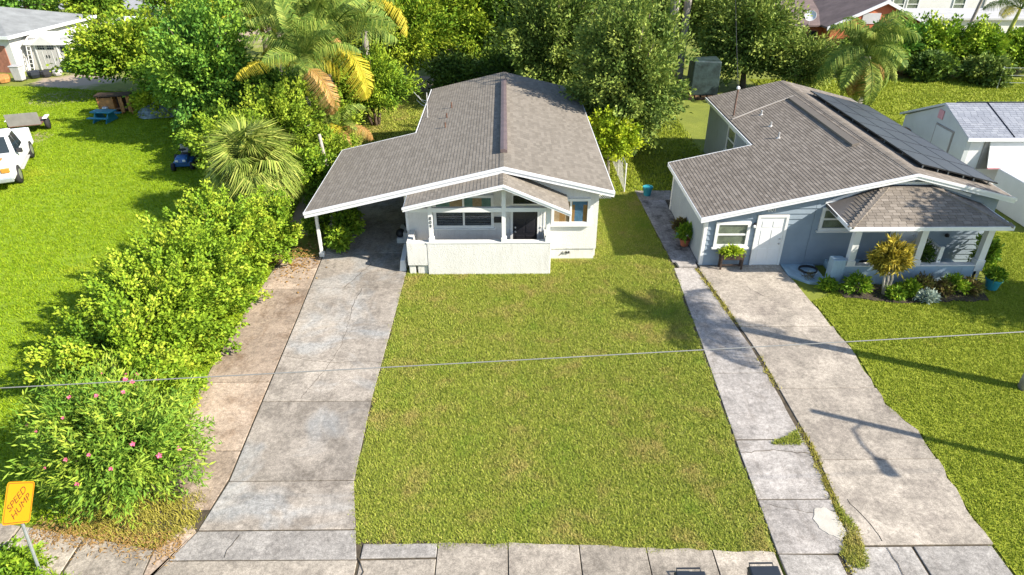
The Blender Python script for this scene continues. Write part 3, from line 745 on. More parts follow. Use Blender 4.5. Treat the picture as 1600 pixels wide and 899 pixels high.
for k in range(int((PY1 - PY0) / 0.15)):
    y = PY0 + 0.15 * k; tn = random.random()
    for sg, kk in ((-1, KL), (1, KR)):
        cap.hexa([(PX, y, PZ - 0.01), (PX + sg * .13, y, PZ - .01 - kk * .13), (PX + sg * .13, y + .2, PZ - .015 - kk * .13), (PX, y + .2, PZ - .015), (PX, y, PZ + .04), (PX + sg * .13, y, PZ + .038 - kk * .13), (PX + sg * .13, y + .2, PZ + .02 - kk * .13), (PX, y + .2, PZ + .02)], tn)
stuff(cap.build('ridge_caps', 'shingle_taupe', roof))
rv = MB(); rv.wall_y([(RX - 0.13, RZ + 0.02), (RX + 0.13, RZ + 0.02), (RX + 0.13, RZ + 0.14), (RX, RZ + 0.17), (RX - 0.13, RZ + 0.14)], 23.75, 34.3)
rv.build('ridge_vent', 'ridge_brown', roof, bevel=0.01)
# fascia
f = MB(); rake(f, (-7.14, zr(-7.14)), (RX, RZ), Y0 - 0.045, Y0 - 0.002, 0.19); f.build('rake_board', 'fascia_white', roof)
f = MB(); rake(f, (RX, RZ), (3.82, zr(3.82)), Y0 - 0.045, Y0 - 0.002, 0.19); f.build('rake_board', 'fascia_white', roof)
f = MB(); rake(f, (-7.16, zr(-7.16) + 0.01), (RX, RZ + 0.01), Y0 - 0.075, Y0 - 0.047, 0.07, 0.035); rake(f, (RX, RZ + 0.01), (3.84, zr(3.84) + 0.01), Y0 - 0.075, Y0 - 0.047, 0.07, 0.035); f.build('drip_edge', 'fascia_white', roof)
f = MB(); f.box(3.80, 3.835, Y0, Y1, zr(3.8) - 0.16, zr(3.8) + 0.02); f.build('eave_board', 'fascia_white', roof)
f = MB(); f.box(-7.155, -7.12, Y0, CB, zr(-7.12) - 0.15, zr(-7.12) + 0.02); f.build('eave_board', 'fascia_white', roof)
f = MB(); f.box(-3.885, -3.85, CB + 0.05, Y1, zr(-3.85) - 0.15, zr(-3.85) + 0.02); f.build('eave_board', 'fascia_white', roof)
f = MB(); rake(f, (-7.14, zr(-7.14)), (-3.86, zr(-3.86)), CB + 0.002, CB + 0.04, 0.15); f.build('rake_board', 'fascia_white', roof)
f = MB(); rake(f, (-3.46, zp(-3.46)), (PX, PZ), PY0 - 0.04, PY0 - 0.002, 0.13); f.build('rake_board', 'fascia_white', proof)
f = MB(); rake(f, (PX, PZ), (2.22, zp(2.22)), PY0 - 0.04, PY0 - 0.002, 0.13); f.build('rake_board', 'fascia_white', proof)
f = MB(); rake(f, (-3.48, zp(-3.48) + .01), (PX, PZ + .01), PY0 - 0.065, PY0 - 0.042, 0.055, 0.03); rake(f, (PX, PZ + .01), (2.24, zp(2.24) + .01), PY0 - 0.065, PY0 - 0.042, 0.055, 0.03); f.build('drip_edge', 'fascia_white', proof)
f = MB(); f.box(-3.45, -3.42, PY0, PY1, zp(-3.42) - 0.12, zp(-3.42) + 0.01); f.build('eave_board', 'fascia_white', proof)
# walls
FY = 22.70
T = 0.135
MB().wall_y([(-3.60, 0.0), (3.36, 0.38), (3.36, zr(3.36) - T), (RX, RZ - T), (-3.60, zr(-3.60) - T)][0:1] + [(1.5, 0.0), (1.5, 0.40), (3.36, 0.40), (3.36, zr(3.36) - T), (RX, RZ - T), (-3.60, zr(-3.60) - T)], FY, FY + 0.2).build('front_wall', 'stucco', HW)
B('plinth', 'stucco_base', HW, 1.5, 3.30, FY + 0.04, FY + 0.18, -0.1, 0.40)
B('side_wall', 'stucco', HW, 3.14, 3.36, FY + 0.2, 36.0, -0.1, zr(3.36) - T)
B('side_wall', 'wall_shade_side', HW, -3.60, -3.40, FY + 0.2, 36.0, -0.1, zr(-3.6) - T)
MB().wall_y([(-3.60, -0.1), (3.36, -0.1), (3.36, zr(3.36) - T), (RX, RZ - T), (-3.60, zr(-3.60) - T)], 36.0, 36.2).build('back_wall', 'stucco', HW)
B('corner_trim', 'white_paint', HW, -3.62, -3.52, FY - 0.02, FY - 0.001, 1.2, 2.80)
# porch
B('porch_floor', 'concrete_worn', HW, -3.4, 1.46, 21.75, FY, -0.05, 0.34)
B('porch_wall', 'stucco', HW, -2.78, 1.60, 21.53, 21.75, -0.06, 1.22, bevel=0.02)
B('porch_wall', 'stucco', HW, -3.50, -2.785, 21.54, 21.76, 0.34, 1.26, bevel=0.02)
B('porch_wall', 'stucco', HW, 1.40, 1.60, 21.755, FY - 0.001, -0.06, 1.22)
B('porch_wall', 'stucco', HW, -3.50, -3.30, 21.765, FY - 0.025, -0.06, 1.22)
B('wall_cap', 'white_paint', HW, -2.80, 1.62, 21.51, 21.77, 1.222, 1.26, bevel=0.01)
for (a, c) in ((-3.46, -3.24), (-3.16, -2.80)): B('base_block', 'stucco_base', HW, a, c, 21.60, 21.80, -0.06, 0.337, bevel=0.015)
for (px, zt) in ((-2.60, zp(-2.60)), (-0.06, PZ), (1.49, zp(1.49))):
    p = B('porch_post', 'white_paint', HW, px - 0.07, px + 0.07, 21.57, 21.71, 1.26, zt - 0.10)
    B('post_base', 'white_paint', p, px - 0.10, px + 0.10, 21.54, 21.74, 1.262, 1.42, bevel=0.012)
B('porch_beam', 'white_paint', HW, -3.3, -0.135, 21.575, 21.705, 2.40, 2.55)
B('porch_beam', 'white_paint', HW, 0.015, 1.415, 21.575, 21.705, 2.40, 2.55)
window(HW, -2.60, -0.42, 1.30, 2.58, FY, (2, 2), 0.10, 0.08, curtain={(0, 1): ['blind_teal', 'blind_tan'], (1, 1): ['blind_teal', 'blind_tan', 'blind_teal'], (0, 0): ['room_dark'], (1, 0): ['room_dark']})
sl = MB()
for k in range(7):
    for (a, c) in ((-2.48, -1.56), (-1.46, -0.54)): sl.box(a, c, FY - 0.021, FY - 0.0188, 1.45 + k * 0.07, 1.462 + k * 0.07)
sl.build('blind', 'blind_slat', HW)
door(HW, 0.27, 1.16, 0.36, 2.06, FY, 'black_door')
window(HW, 0.22, 1.22, 2.18, 2.62, FY, (1, 1), 0.06, 0.06, sill=False)
door(HW, 1.30, 1.38, 0.36, 2.06, FY, 'white_door', panels=False, fw=0.04, name='shutter_panel')
wr = window(HW, 1.66, 3.06, 1.42, 2.44, FY, (2, 1), 0.10, 0.09, curtain={(0, 0): ['blind_tan', 'curtain_orange', 'blind_tan'], (1, 0): ['curtain_orange', 'curtain_blue', 'curtain_blue', 'curtain_orange']})
MB().box(2.42, 2.95, FY - 0.0215, FY - 0.0185, 2.18, 2.34).build('curtain', 'curtain_blue', wr)
B('mailbox', 'black_metal', HW, -0.42, -0.10, FY - 0.12, FY, 1.52, 1.72, bevel=0.02)
for i, ch in enumerate('809'):
    me = text_mesh(ch, 0.17, 0.006, 'number_dark')
    place('house_number', me, HW, Matrix.Translation((-2.60, 21.562, 2.17 - i * 0.15)) @ Matrix.Rotation(rad(90), 4, 'X'))
ol = MB()
ol.tube([(2.0, FY + 0.03, 0.10), (2.12, FY + 0.02, 0.20), (2.14, FY + 0.02, 0.28)], 0.012, 6); ol.build('cable', 'black_metal', HW)
for k in range(2): B('spigot', 'black_metal', HW, 2.24 + k * 0.10, 2.29 + k * 0.10, FY - 0.02, FY + 0.05, 0.20, 0.28, bevel=0.008)
# carport posts
for k, y in enumerate((23.0, 25.8, 28.6)):
    p = B('carport_post', 'white_paint', HW, -6.99, -6.89, y - 0.05, y + 0.05, -0.02, zr(-6.94) - 0.13)
    B('post_base', 'white_paint', p, -7.03, -6.85, y - 0.09, y + 0.09, -0.02, 0.16, bevel=0.015)
B('carport_beam', 'white_paint', HW, -6.98, -6.90, 22.5, 28.9, zr(-6.94) - 0.27, zr(-6.94) - 0.135)
B('step', 'house_white', HW, -4.25, -3.61, 24.0, 25.3, 0.0, 0.22, bevel=0.02)
B('step', 'house_white', HW, -3.98, -3.61, 24.0, 25.3, 0.221, 0.45, bevel=0.02)
MB().hexa([(-3.86, 21.75, -0.02), (-3.61, 21.75, -0.02), (-3.61, 23.0, -0.02), (-3.86, 23.0, -0.02), (-3.80, 21.80, 0.42), (-3.62, 21.80, 0.42), (-3.62, 22.9, 0.55), (-3.80, 22.9, 0.55)]).build('side_kerb', 'house_white', HW, bevel=0.02)
# roof fittings
for (x, y, h) in ((-2.48, 31.7, 0.28), (-2.6, 30.2, 0.22), (-2.55, 28.7, 0.24)):
    m = MB(); m.tube([(x, y, zr(x) - 0.05), (x, y, zr(x) + h)], 0.035, 8); m.build('vent_pipe', 'rust', roof)
an = thing('antenna', 'thin pale antenna mast leaning at the left eave of the white house', 'antenna', (-3.55, 31.0, zr(-3.55)))
m = MB(); m.tube([(-3.55, 31.0, zr(-3.55) - 0.02), (-3.52, 31.0, zr(-3.55) + 1.15)], 0.025, 7); m.build('mast', 'pipe_grey', an)
for (dx, dz) in ((-0.6, 1.1), (-0.5, 0.75), (-0.42, 0.95)):
    m = MB(); m.tube([(-3.53, 31.0, zr(-3.55) + dz * 0.7), (-3.53 + dx * 0.5, 31.1, zr(-3.55) + dz * 0.7 + 0.05), (-3.53 + dx, 31.3, zr(-3.55) + dz)], 0.012, 5); m.build('arm', 'pipe_grey', an)

# ------------------------------------------------------------------ the blue-grey house (801)
HB = thing('house', 'blue-grey board-sided house with brown shingle roof and solar panels', 'house', (7.15, 22.15, 0))
AX, AZ = 14.05, 3.60
KB, KC = 0.224, 0.247
def zb(x): return AZ - (KB * (AX - x) if x < AX else KC * (x - AX))
BY0, BY1, BN = 21.85, 35.0, 27.45
EX, MX, QX = 6.90, 10.30, 17.70
rf = slope_slab(slope_slab(MB(), [(AX, BY0, AZ), (AX, BY1, AZ), (MX, BY1, zb(MX)), (MX, BN, zb(MX)), (EX, BN, zb(EX)), (EX, BY0, zb(EX))]),
                [(AX, BY1, AZ), (AX, BY0, AZ), (QX, BY0, zb(QX)), (QX, BY1, zb(QX))])
roofb = rf.build('roof', 'roof_deck', HB)
sh = Roofing(); ul = Vector((1, 0, KB)).normalized(); ur = Vector((-1, 0, KC)).normalized()
fl = math.sqrt(1 + KB * KB); fr = math.sqrt(1 + KC * KC)
sh.slope((EX, BY0, zb(EX)), (0, 1, 0), ul, (AX - EX) * fl, lambda v: (0, (BN - BY0) if v < (MX - EX) * fl else (BY1 - BY0)))
sh.slope((QX, BY0, zb(QX)), (0, 1, 0), ur, (QX - AX) * fr, lambda v: (0, BY1 - BY0))
# hip roof over the porch
FLc, FRc = Vector((11.36, 20.28, 2.36)), Vector((16.78, 20.28, 2.36))
TL, TR = Vector((13.15, 21.95, 3.12)), Vector((14.75, 21.95, 3.12))
BLc, BRc = Vector((11.30, 22.14, 2.40)), Vector((16.86, 22.14, 2.40))
TLb, TRb = Vector((13.15, 22.14, 3.12)), Vector((14.75, 22.14, 3.12))
m = MB()
slope_slab(m, [FLc, FRc, TR, TL], 0.09); slope_slab(m, [FLc, TL, TLb, BLc], 0.09); slope_slab(m, [FRc, BRc, TRb, TR], 0.09); slope_slab(m, [TL, TR, TRb, TLb], 0.09)
proofb = m.build('porch_roof', 'roof_deck', HB)
vv = (Vector((13.15, 21.95, 3.12)) - Vector((13.15, 20.28, 2.36))); Lf = vv.length
sh.slope(FLc, (1, 0, 0), vv, Lf, lambda v: ((TL.x - FLc.x) * v / Lf, (FRc.x - FLc.x) - (FRc.x - TR.x) * v / Lf))
vl = Vector((TL.x - FLc.x, 0, TL.z - FLc.z)); Ll = vl.length
sh.slope(FLc, (0, 1, 0), vl, Ll, lambda v: ((TL.y - FLc.y) * v / Ll, BLc.y - FLc.y - 0.01))
vr = Vector((TR.x - FRc.x, 0, TR.z - FRc.z)); Lr = vr.length
sh.slope(FRc, (0, 1, 0), vr, Lr, lambda v: ((TR.y - FRc.y) * v / Lr, BRc.y - FRc.y - 0.01))
sh.finish('shingle_brown', roofb)
cap = MB()
for k in range(int((BY1 - BY0) / 0.15)):
    y = BY0 + 0.15 * k; tn = 0.4 + 0.6 * random.random()
    for sg in (-1, 1):
        cap.hexa([(AX, y, AZ - 0.01), (AX + sg * .15, y, AZ - .045), (AX + sg * .15, y + .2, AZ - .05), (AX, y + .2, AZ - .015), (AX, y, AZ + .04), (AX + sg * .15, y, AZ + .008), (AX + sg * .15, y + .2, AZ - .012), (AX, y + .2, AZ + .02)], tn)
for (A_, B_) in ((FLc, TL), (FRc, TR)):
    d = B_ - A_; n = int(d.length / 0.14); s_ = d.cross(Vector((0, 0, 1))).normalized() * 0.11
    for k in range(n):
        p = A_ + d * (k / n); q = A_ + d * min(1, (k + 1.4) / n); up1 = Vector((0, 0, 0.055)); up2 = Vector((0, 0, 0.03)); dn = Vector((0, 0, -0.02))
        cap.hexa([p - s_ + dn, p + s_ + dn, q + s_ + dn, q - s_ + dn, p - s_ * .9 + up1 * .5, p + s_ * .9 + up1 * .5, q + s_ * .9 + up2 * .5, q - s_ * .9 + up2 * .5], random.random())
stuff(cap.build('ridge_caps', 'shingle_brown', roofb))
f = MB(); f.wall_y([(AX - 0.75, zb(AX - .75) + 0.03), (AX - 0.5, zb(AX - .5) + 0.03), (AX - 0.5, zb(AX - .5) + 0.13), (AX - 0.75, zb(AX - .75) + 0.11)], 25.2, 32.0); f.build('ridge_vent', 'shingle_brown', roofb)
for a, b_ in (((EX - .02, zb(EX - .02)), (AX, AZ)), ((AX, AZ), (QX + .02, zb(QX + .02)))):
    f = MB(); rake(f, a, b_, BY0 - 0.045, BY0 - 0.002, 0.16); f.build('rake_board', 'fascia_white', roofb)
f = MB(); rake(f, (EX - .04, zb(EX - .04) + .01), (AX, AZ + .01), BY0 - 0.075, BY0 - 0.047, 0.06, 0.035); rake(f, (AX, AZ + .01), (QX + .04, zb(QX + .04) + .01), BY0 - 0.075, BY0 - 0.047, 0.06, 0.035); f.build('drip_edge', 'fascia_white', roofb)
f = MB(); f.box(EX - .035, EX, BY0, BN, zb(EX) - .14, zb(EX) + .015); f.build('eave_board', 'fascia_white', roofb)
f = MB(); f.box(MX - .035, MX, BN + .04, BY1, zb(MX) - .14, zb(MX) + .015); f.build('eave_board', 'fascia_white', roofb)
f = MB(); rake(f, (EX - .02, zb(EX - .02)), (MX, zb(MX)), BN + .002, BN + .035, .14); f.build('rake_board', 'fascia_white', roofb)
f = MB(); f.box(QX, QX + .035, BY0, BY1, zb(QX) - .14, zb(QX) + .015); f.build('eave_board', 'fascia_white', roofb)
f = MB(); f.box(FLc.x - .02, FRc.x + .02, FLc.y - .035, FLc.y - .002, FLc.z - .12, FLc.z + .02); f.build('eave_board', 'fascia_white', proofb)
for A_, B_ in ((FLc, BLc), (FRc, BRc)):
    f = MB(); s_ = -0.03 if A_ is FLc else 0.03
    x0 = A_.x + s_; f.hexa([(min(x0, A_.x), A_.y, A_.z - .12), (max(x0, A_.x), A_.y, A_.z - .12), (max(x0, A_.x), B_.y, B_.z - .12), (min(x0, A_.x), B_.y, B_.z - .12), (min(x0, A_.x), A_.y, A_.z + .02), (max(x0, A_.x), A_.y, A_.z + .02), (max(x0, A_.x), B_.y, B_.z + .02), (min(x0, A_.x), B_.y, B_.z + .02)]); f.build('eave_board', 'fascia_white', proofb)
# solar array on the right-hand slope
cell = MB().box(0, 1.66, 0, 1.0, 0, 0.03).mesh('solar_panel', 'solar_cell')
frm = MB(); frm.box(0, 1.66, -0.001, 0.025, -0.012, 0.034); frm.box(0, 1.66, 0.975, 1.001, -0.012, 0.034); frm.box(-0.001, 0.025, 0.026, 0.974, -0.012, 0.034); frm.box(1.635, 1.661, 0.026, 0.974, -0.012, 0.034)
frm = frm.mesh('panel_frame', 'black_metal')
nn = Vector((KC, 0, 1)).normalized()
for i in range(3):
    for j in range(6):
        p = Vector((AX + 0.55, 0, zb(AX + 0.55))) + Vector((1, 0, -KC)).normalized() * (i * 1.02) + nn * 0.16
        y = 22.75 + j * 1.69
        U = Vector((0, 1, 0)); V = Vector((1, 0, -KC)).normalized(); W = V.cross(U); W = -W if W.z < 0 else W
        mt = Matrix(((U.x, V.x, W.x, p.x), (U.y, V.y, W.y, y), (U.z, V.z, W.z, p.z), (0, 0, 0, 1)))
        pn = place('solar_panel', cell, roofb, mt)
        fo = bpy.data.objects.new('panel_frame', frm); COL.objects.link(fo); fo.parent = pn
rl = MB()
for i in range(3):
    for o_ in (0.2, 0.8):
        p = Vector((AX + 0.55, 0, zb(AX + 0.55))) + Vector((1, 0, -KC)).normalized() * (i * 1.02 + o_)
        for yy in np.arange(22.9, 32.9, 1.4): rl.box(p.x - .02, p.x + .02, yy - .02, yy + .02, p.z - .02, p.z + .15)
rl.build('panel_mount', 'galvanised', roofb)
for (x, y, h) in ((11.7, 30.75, 0.22), (11.58, 29.1, 0.2), (11.4, 27.6, 0.26)):
    m = MB(); m.tube([(x, y, zb(x) - .05), (x, y, zb(x) + h)], 0.04, 8); m.lathe((x, y, zb(x) + .0), [(0.13, -0.02), (0.05, 0.06)], 10); m.build('vent_pipe', 'pipe_grey', roofb)
m = MB(); m.tube([(10.66, 31.45, zb(10.66) - .05), (10.68, 31.45, zb(10.66) + 1.25)], 0.04, 8); m.build('service_mast', 'rust', roofb)
m = MB(); m.lathe((10.68, 31.45, zb(10.66) + 1.22), [(0.02, 0), (0.09, 0.03), (0.08, 0.11), (0.02, 0.15)], 10); m.build('mast_head', 'white_paint', roofb)
m = MB(); m.tube([(10.45, 30.9, zb(10.45) + .05), (12.0, 31.6, zb(12) + .05), (13.6, 32.2, zb(13.6) + .06)], 0.03, 6); m.build('conduit', 'soffit', roofb)
# walls
WY = 22.15; TB = 0.135
def zu(x): return zb(x) - TB
MB().wall_y([(7.15, -.06), (17.4, -.06), (17.4, zu(17.4)), (AX, AZ - TB), (7.15, zu(7.15))], WY, WY + 0.18).build('front_wall', 'blue_grey_wall', HB)
B('side_wall', 'blue_grey_wall', HB, 7.15, 7.35, WY + .18, 27.2, -.06, zu(7.15))
B('side_wall', 'blue_grey_wall', HB, 17.2, 17.4, WY + .18, 34.7, -.06, zu(17.4))
MB().wall_y([(7.15, -.06), (10.55, -.06), (10.55, zu(10.55)), (7.15, zu(7.15))], 27.2, 27.35).build('back_wall', 'blue_grey_wall', HB)
B('side_wall', 'blue_grey_wall', HB, 10.55, 10.75, 27.35, 34.7, -.06, zu(10.55))
MB().wall_y([(10.55, -.06), (17.4, -.06), (17.4, zu(17.4)), (AX, AZ - TB), (10.55, zu(10.55))], 34.7, 34.9).build('back_wall', 'blue_grey_wall', HB)
# lap siding, board by board
BH = 0.205
z = 0.0
while z < 3.35:
    top = min(z + BH, 3.42)
    x0 = max(7.25, 6.93 + (top - (zb(6.93) - TB)) / KB); x1 = min(17.38, AX + (AZ - TB - top) / KC)
    seams = [x0] + [s for s in (10.98, 14.1) if x0 + .3 < s < x1 - .3] + [x1]
    if x1 - x0 > 0.4:
        for a, c in zip(seams[:-1], seams[1:]):
            MB().hexa([(a + .006, WY - .046, z), (c - .006, WY - .046, z), (c - .004, WY - .001, z), (a + .004, WY - .001, z), (a + .006, WY - .008, top + .006), (c - .006, WY - .008, top + .006), (c - .004, WY - .001, top + .008), (a + .004, WY - .001, top + .008)]).build('siding_board', 'blue_grey_board', HB)
    z += BH
B('corner_board', 'white_paint', HB, 7.12, 7.25, WY - .035, WY + .1, -.05, 1.88)
B('corner_board', 'white_paint', HB, 7.11, 7.148, 27.1, 27.25, -.05, zu(7.15))
SY = WY - 0.048
window(HB, 7.52, 8.76, 0.76, 1.76, SY, (1, 2), 0.11, 0.06, back='window_green')
door(HB, 9.05, 9.98, 0.02, 1.93, SY, 'white_door')
window(HB, 11.2, 13.6, 1.40, 2.30, SY, (2, 2), 0.11, 0.06, back='window_green')
door(HB, 13.95, 14.8, 0.35, 2.2, SY, 'white_door')
window(HB, 30.2, 31.4, 1.25, 2.45, 10.55, (1, 2), 0.09, 0.06, back='window_green', axis='x')
B('meter_box', 'grey_plastic', HB, 10.42, 10.55, 29.5, 29.75, 1.2, 1.75, bevel=0.03)
B('meter_box', 'blue_plastic', HB, 10.45, 10.55, 28.9, 29.15, 0.7, 1.1, bevel=0.03)
lt = B('wall_lamp', 'black_metal', HB, 8.86, 8.94, SY - .12, SY, 1.55, 1.72, bevel=0.02)
B('lamp_head', 'white_paint', lt, 8.80, 8.90, SY - .2, SY - .11, 1.58, 1.68, bevel=0.03)
place('house_number', text_mesh('801', 0.21, 0.012, 'white_paint'), HB, Matrix.Translation((9.42, SY - .014, 2.20)) @ Matrix.Rotation(rad(90), 4, 'X'))
# white flashing board where the porch roof meets the wall
f = MB()
for (a, c) in (((11.25, 2.48), (13.1, 3.20)), ((13.1, 3.20), (14.8, 3.20)), ((14.8, 3.20), (16.3, 2.72))): rake(f, a, c, WY - .075, WY - .04, 0.05, 0.05)
f.build('flashing_board', 'fascia_white', HB)
# porch: wall, floor, posts
B('porch_floor', 'blue_tint_floor', HB, 11.75, 16.4, 20.86, WY - .05, -.05, 0.22)
B('porch_wall', 'blue_paint_wall', HB, 11.72, 16.42, 20.66, 20.85, -.06, 0.70, bevel=0.015)
B('pillar', 'blue_paint_wall', HB, 11.28, 11.72, 20.58, 20.95, -.06, 0.98, bevel=0.02)
B('wall_cap', 'white_paint', HB, 11.74, 16.44, 20.64, 20.87, 0.702, 0.74)
for px in (11.92, 14.18, 16.42):
    p = B('porch_post', 'white_paint', HB, px - .11, px + .11, 20.66, 20.88, 0.742 if px < 16 else -.05, FLc.z - .10)
    B('post_base', 'white_paint', p, px - .15, px + .15, 20.63, 20.91, 0.743 if px < 16 else 0.5, 0.92, bevel=0.01)
    B('post_cap', 'white_paint', p, px - .14, px + .14, 20.64, 20.90, FLc.z - .22, FLc.z - .101, bevel=0.01)
B('porch_beam', 'white_paint', HB, 11.9, 16.5, 20.68, 20.86, FLc.z - .2, FLc.z - .092)
rl = thing('porch_railing', 'white slatted stair railing on the porch of the blue-grey house', 'railing', (15.1, 21.2, .35))
B('top_rail', 'white_paint', rl, 15.05, 15.13, 20.9, 22.1, 1.18, 1.24)
for k in range(8): B('baluster', 'white_paint', rl, 15.06, 15.12, 20.95 + k * .15, 21.02 + k * .15, .35, 1.18)
B('newel_post', 'white_paint', rl, 15.02, 15.16, 20.87, 20.95, .35, 1.32)
for k in range(3):
    z = 0.4 + k * 0.55
    MB().lathe((15.9, 22.0, 1.15 + k * .38), [(0.03, 0), (0.08, .03), (0.08, .1), (0.03, .14)], 10).build('lantern', 'black_metal', HB)

# ------------------------------------------------------------------ small white house at the right edge
WH = thing('house', 'small white house with pale grey shingles and boarded windows', 'house', (20.5, 29.2, 0))
RY, RZW = 31.35, 3.45
ye, ze, yb_, zbk = 28.95, 2.52, 34.7, 2.05
kf = (RZW - ze) / (RY - ye); kb_ = (RZW - zbk) / (yb_ - RY)
m = slope_slab(slope_slab(MB(), [(20.35, ye, ze), (31, ye, ze), (31, RY, RZW), (20.35, RY, RZW)], .1), [(20.35, RY, RZW), (31, RY, RZW), (31, yb_, zbk), (20.35, yb_, zbk)], .1)
wr_ = m.build('roof', 'grey_white', WH)
sh = Roofing(); v1 = Vector((0, RY - ye, RZW - ze)); sh.slope((20.35, ye, ze), (1, 0, 0), v1, v1.length, lambda v: (0, 10.6), 0.15, 0.3)
sh.finish('shingle_grey', wr_, 0)
MB().prism([(20.5, 29.2, -.1), (20.5, 34.4, -.1), (20.5, 34.4, zbk - .05), (20.5, RY, RZW - .11), (20.5, 29.2, ze)], [(20.7, 29.2, -.1), (20.7, 34.4, -.1), (20.7, 34.4, zbk - .05), (20.7, RY, RZW - .11), (20.7, 29.2, ze)]).build('gable_wall', 'grey_white', WH)
B('front_wall', 'house_white', WH, 20.7, 31, 29.2, 29.4, -.1, ze - .02)
B('front_eave', 'fascia_white', WH, 20.33, 31, ye - .04, ye - .002, ze - .12, ze + .02)
B('back_wall', 'grey_white', WH, 20.7, 31, 34.2, 34.4, -.1, zbk - .05)
B('ridge_flashing', 'black_metal', WH, 20.9, 31, RY - .05, RY + .05, RZW - .01, RZW + .03)
m = MB(); m.tube([(22.4, ye + .05, ze + .05), (22.3, RY, RZW + .04)], 0.025, 5); m.build('roof_cable', 'black_metal', WH)
sw1 = B('window_board', 'grey_white', WH, 20.44, 20.5, 30.3, 31.6, 1.25, 2.35); B('board_frame', 'soffit', sw1, 20.46, 20.499, 30.22, 31.68, 1.17, 2.43); B('board_rail', 'wood_brown', sw1, 20.40, 20.46, 30.3, 31.7, 1.10, 1.165)
B('pink_board', 'pink_paint', WH, 20.46, 20.499, 31.35, 31.75, 2.65, 3.05)
B('side_hatch', 'wood_brown', WH, 20.40, 20.499, 33.5, 34.1, 0.4, 1.5, bevel=0.04)
aw = MB(); aw.hexa([(21.5, 28.75, 1.25), (23.6, 28.75, 1.25), (23.6, 28.8, 1.25), (21.5, 28.8, 1.25), (21.5, 29.12, 2.32), (23.6, 29.12, 2.32), (23.6, 29.18, 2.32), (21.5, 29.18, 2.32)]); aw = aw.build('storm_shutter', 'white_paint', WH); B('shutter_shade_board', 'soffit', aw, 21.3, 23.75, 29.15, 29.199, 1.05, 2.36)  # dark board behind the shutter stands in for the shade around it
B('shutter_rail', 'pink_paint', aw, 21.5, 23.6, 28.72, 28.80, 1.19, 1.248)
wl = thing('garden_wall', 'low plain white wall beside the small white house', 'wall', (21.4, 25.6, 0))
B('wall_block', 'house_white', wl, 21.35, 26.5, 24.6, 27.9, -.05, 1.55, bevel=0.04)

# ------------------------------------------------------------------ houses far behind
LH = thing('house', 'white house with low grey hip roof beside the plastic shed', 'house', (-36.7, 53.2, 0), rad(-8))
def hip(parent, name, mat, w, d, ze_, zr_, ov=0.45, thick=.12):
    x0, x1, y0, y1 = -w - ov, ov, -ov, d + ov; cx0, cy = (x0 + x1) / 2, (y0 + y1) / 2
    half = min(x1 - x0, y1 - y0) / 2; A_ = (x0 + half, cy, zr_); B_ = (x1 - half, cy, zr_)
    m = MB(); m.v = [(x0, y0, ze_), (x1, y0, ze_), (x1, y1, ze_), (x0, y1, ze_), A_, B_, (x0, y0, ze_ - thick), (x1, y0, ze_ - thick), (x1, y1, ze_ - thick), (x0, y1, ze_ - thick)]
    m.f = [(0, 1, 5, 4), (1, 2, 5), (2, 3, 4, 5), (3, 0, 4), (9, 8, 7, 6), (0, 6, 7, 1), (1, 7, 8, 2), (2, 8, 9, 3), (3, 9, 6, 0)]; m.tint = [.5] * 10
    o = bpy.data.objects.new(name, m.mesh(name, mat)); COL.objects.link(o); o.parent = parent; return o
def LB(name, mat, parent, *a, bevel=0.0):
    o = bpy.data.objects.new(name, MB().box(*a).mesh(name, mat)); COL.objects.link(o); o.parent = parent
    if bevel:
        b = o.modifiers.new('bevel', 'BEVEL'); b.width = bevel; b.segments = 2
    return o
LB('wall', 'far_white', LH, -14, 0, 0, 9, -.1, 2.55)
lr = hip(LH, 'roof', 'roof_far_grey', 14, 9, 2.64, 4.0)
LB('eave_board', 'fascia_white', lr, -14.5, .5, -.53, -.46, 2.46, 2.68); LB('eave_board', 'fascia_white', lr, .46, .53, -.45, 9.45, 2.46, 2.68)
LB('brick_base', 'brick_red', LH, -4.0, -.5, -.06, -.005, -.05, 1.9); LB('window', 'room_dark', LH, -3, -1.2, -.03, -.004, 1.95, 2.4)
SHD = thing('garden_shed', 'grey plastic garden shed with arched double doors and ladder', 'shed', (-34.4, 54.0, 0))
B('shed_wall', 'shed_grey', SHD, -36.0, -32.9, 54.05, 56.3, 0, 1.95)
m = slope_slab(slope_slab(MB(), [(-36.2, 53.85, 1.9), (-32.7, 53.85, 1.9), (-32.7, 55.2, 2.62), (-36.2, 55.2, 2.62)], .06), [(-36.2, 55.2, 2.62), (-32.7, 55.2, 2.62), (-32.7, 56.5, 1.9), (-36.2, 56.5, 1.9)], .06)
srf = m.build('roof', 'shed_trim', SHD)
MB().wall_y([(-35.55, 1.85), (-33.75, 1.85), (-34.65, 2.5)], 53.75, 54.9).build('door_gable', 'shed_trim', srf)
for k in range(2):
    x0 = -35.35 + k * .72; d = B('door', 'shed_grey', SHD, x0, x0 + .70, 53.97, 54.05, .05, 2.0, bevel=.02)
    for i in range(3):
        for j in range(2): B('pane', 'room_dark', d, x0 + .1 + i * .18, x0 + .24 + i * .18, 53.955, 53.968, 1.5 + j * .2, 1.65 + j * .2)
    B('groove', 'shed_trim', d, x0 + .33, x0 + .37, 53.955, 53.969, .15, 1.4); B('handle', 'black_metal', d, x0 + (.58 if k == 0 else .06), x0 + (.64 if k == 0 else .12), 53.94, 53.968, .9, 1.1)
for xx in (-35.47, -33.86): B('door_post', 'shed_trim', SHD, xx, xx + .1, 53.95, 54.05, 0, 2.0)
for k in range(2): B('skylight', 'pipe_grey', srf, -35.9 + k * 2.4, -35.4 + k * 2.4, 54.3, 54.6, 2.12, 2.30)
B('window', 'room_dark', SHD, -33.6, -33.1, 54.03, 54.049, 1.3, 1.7)
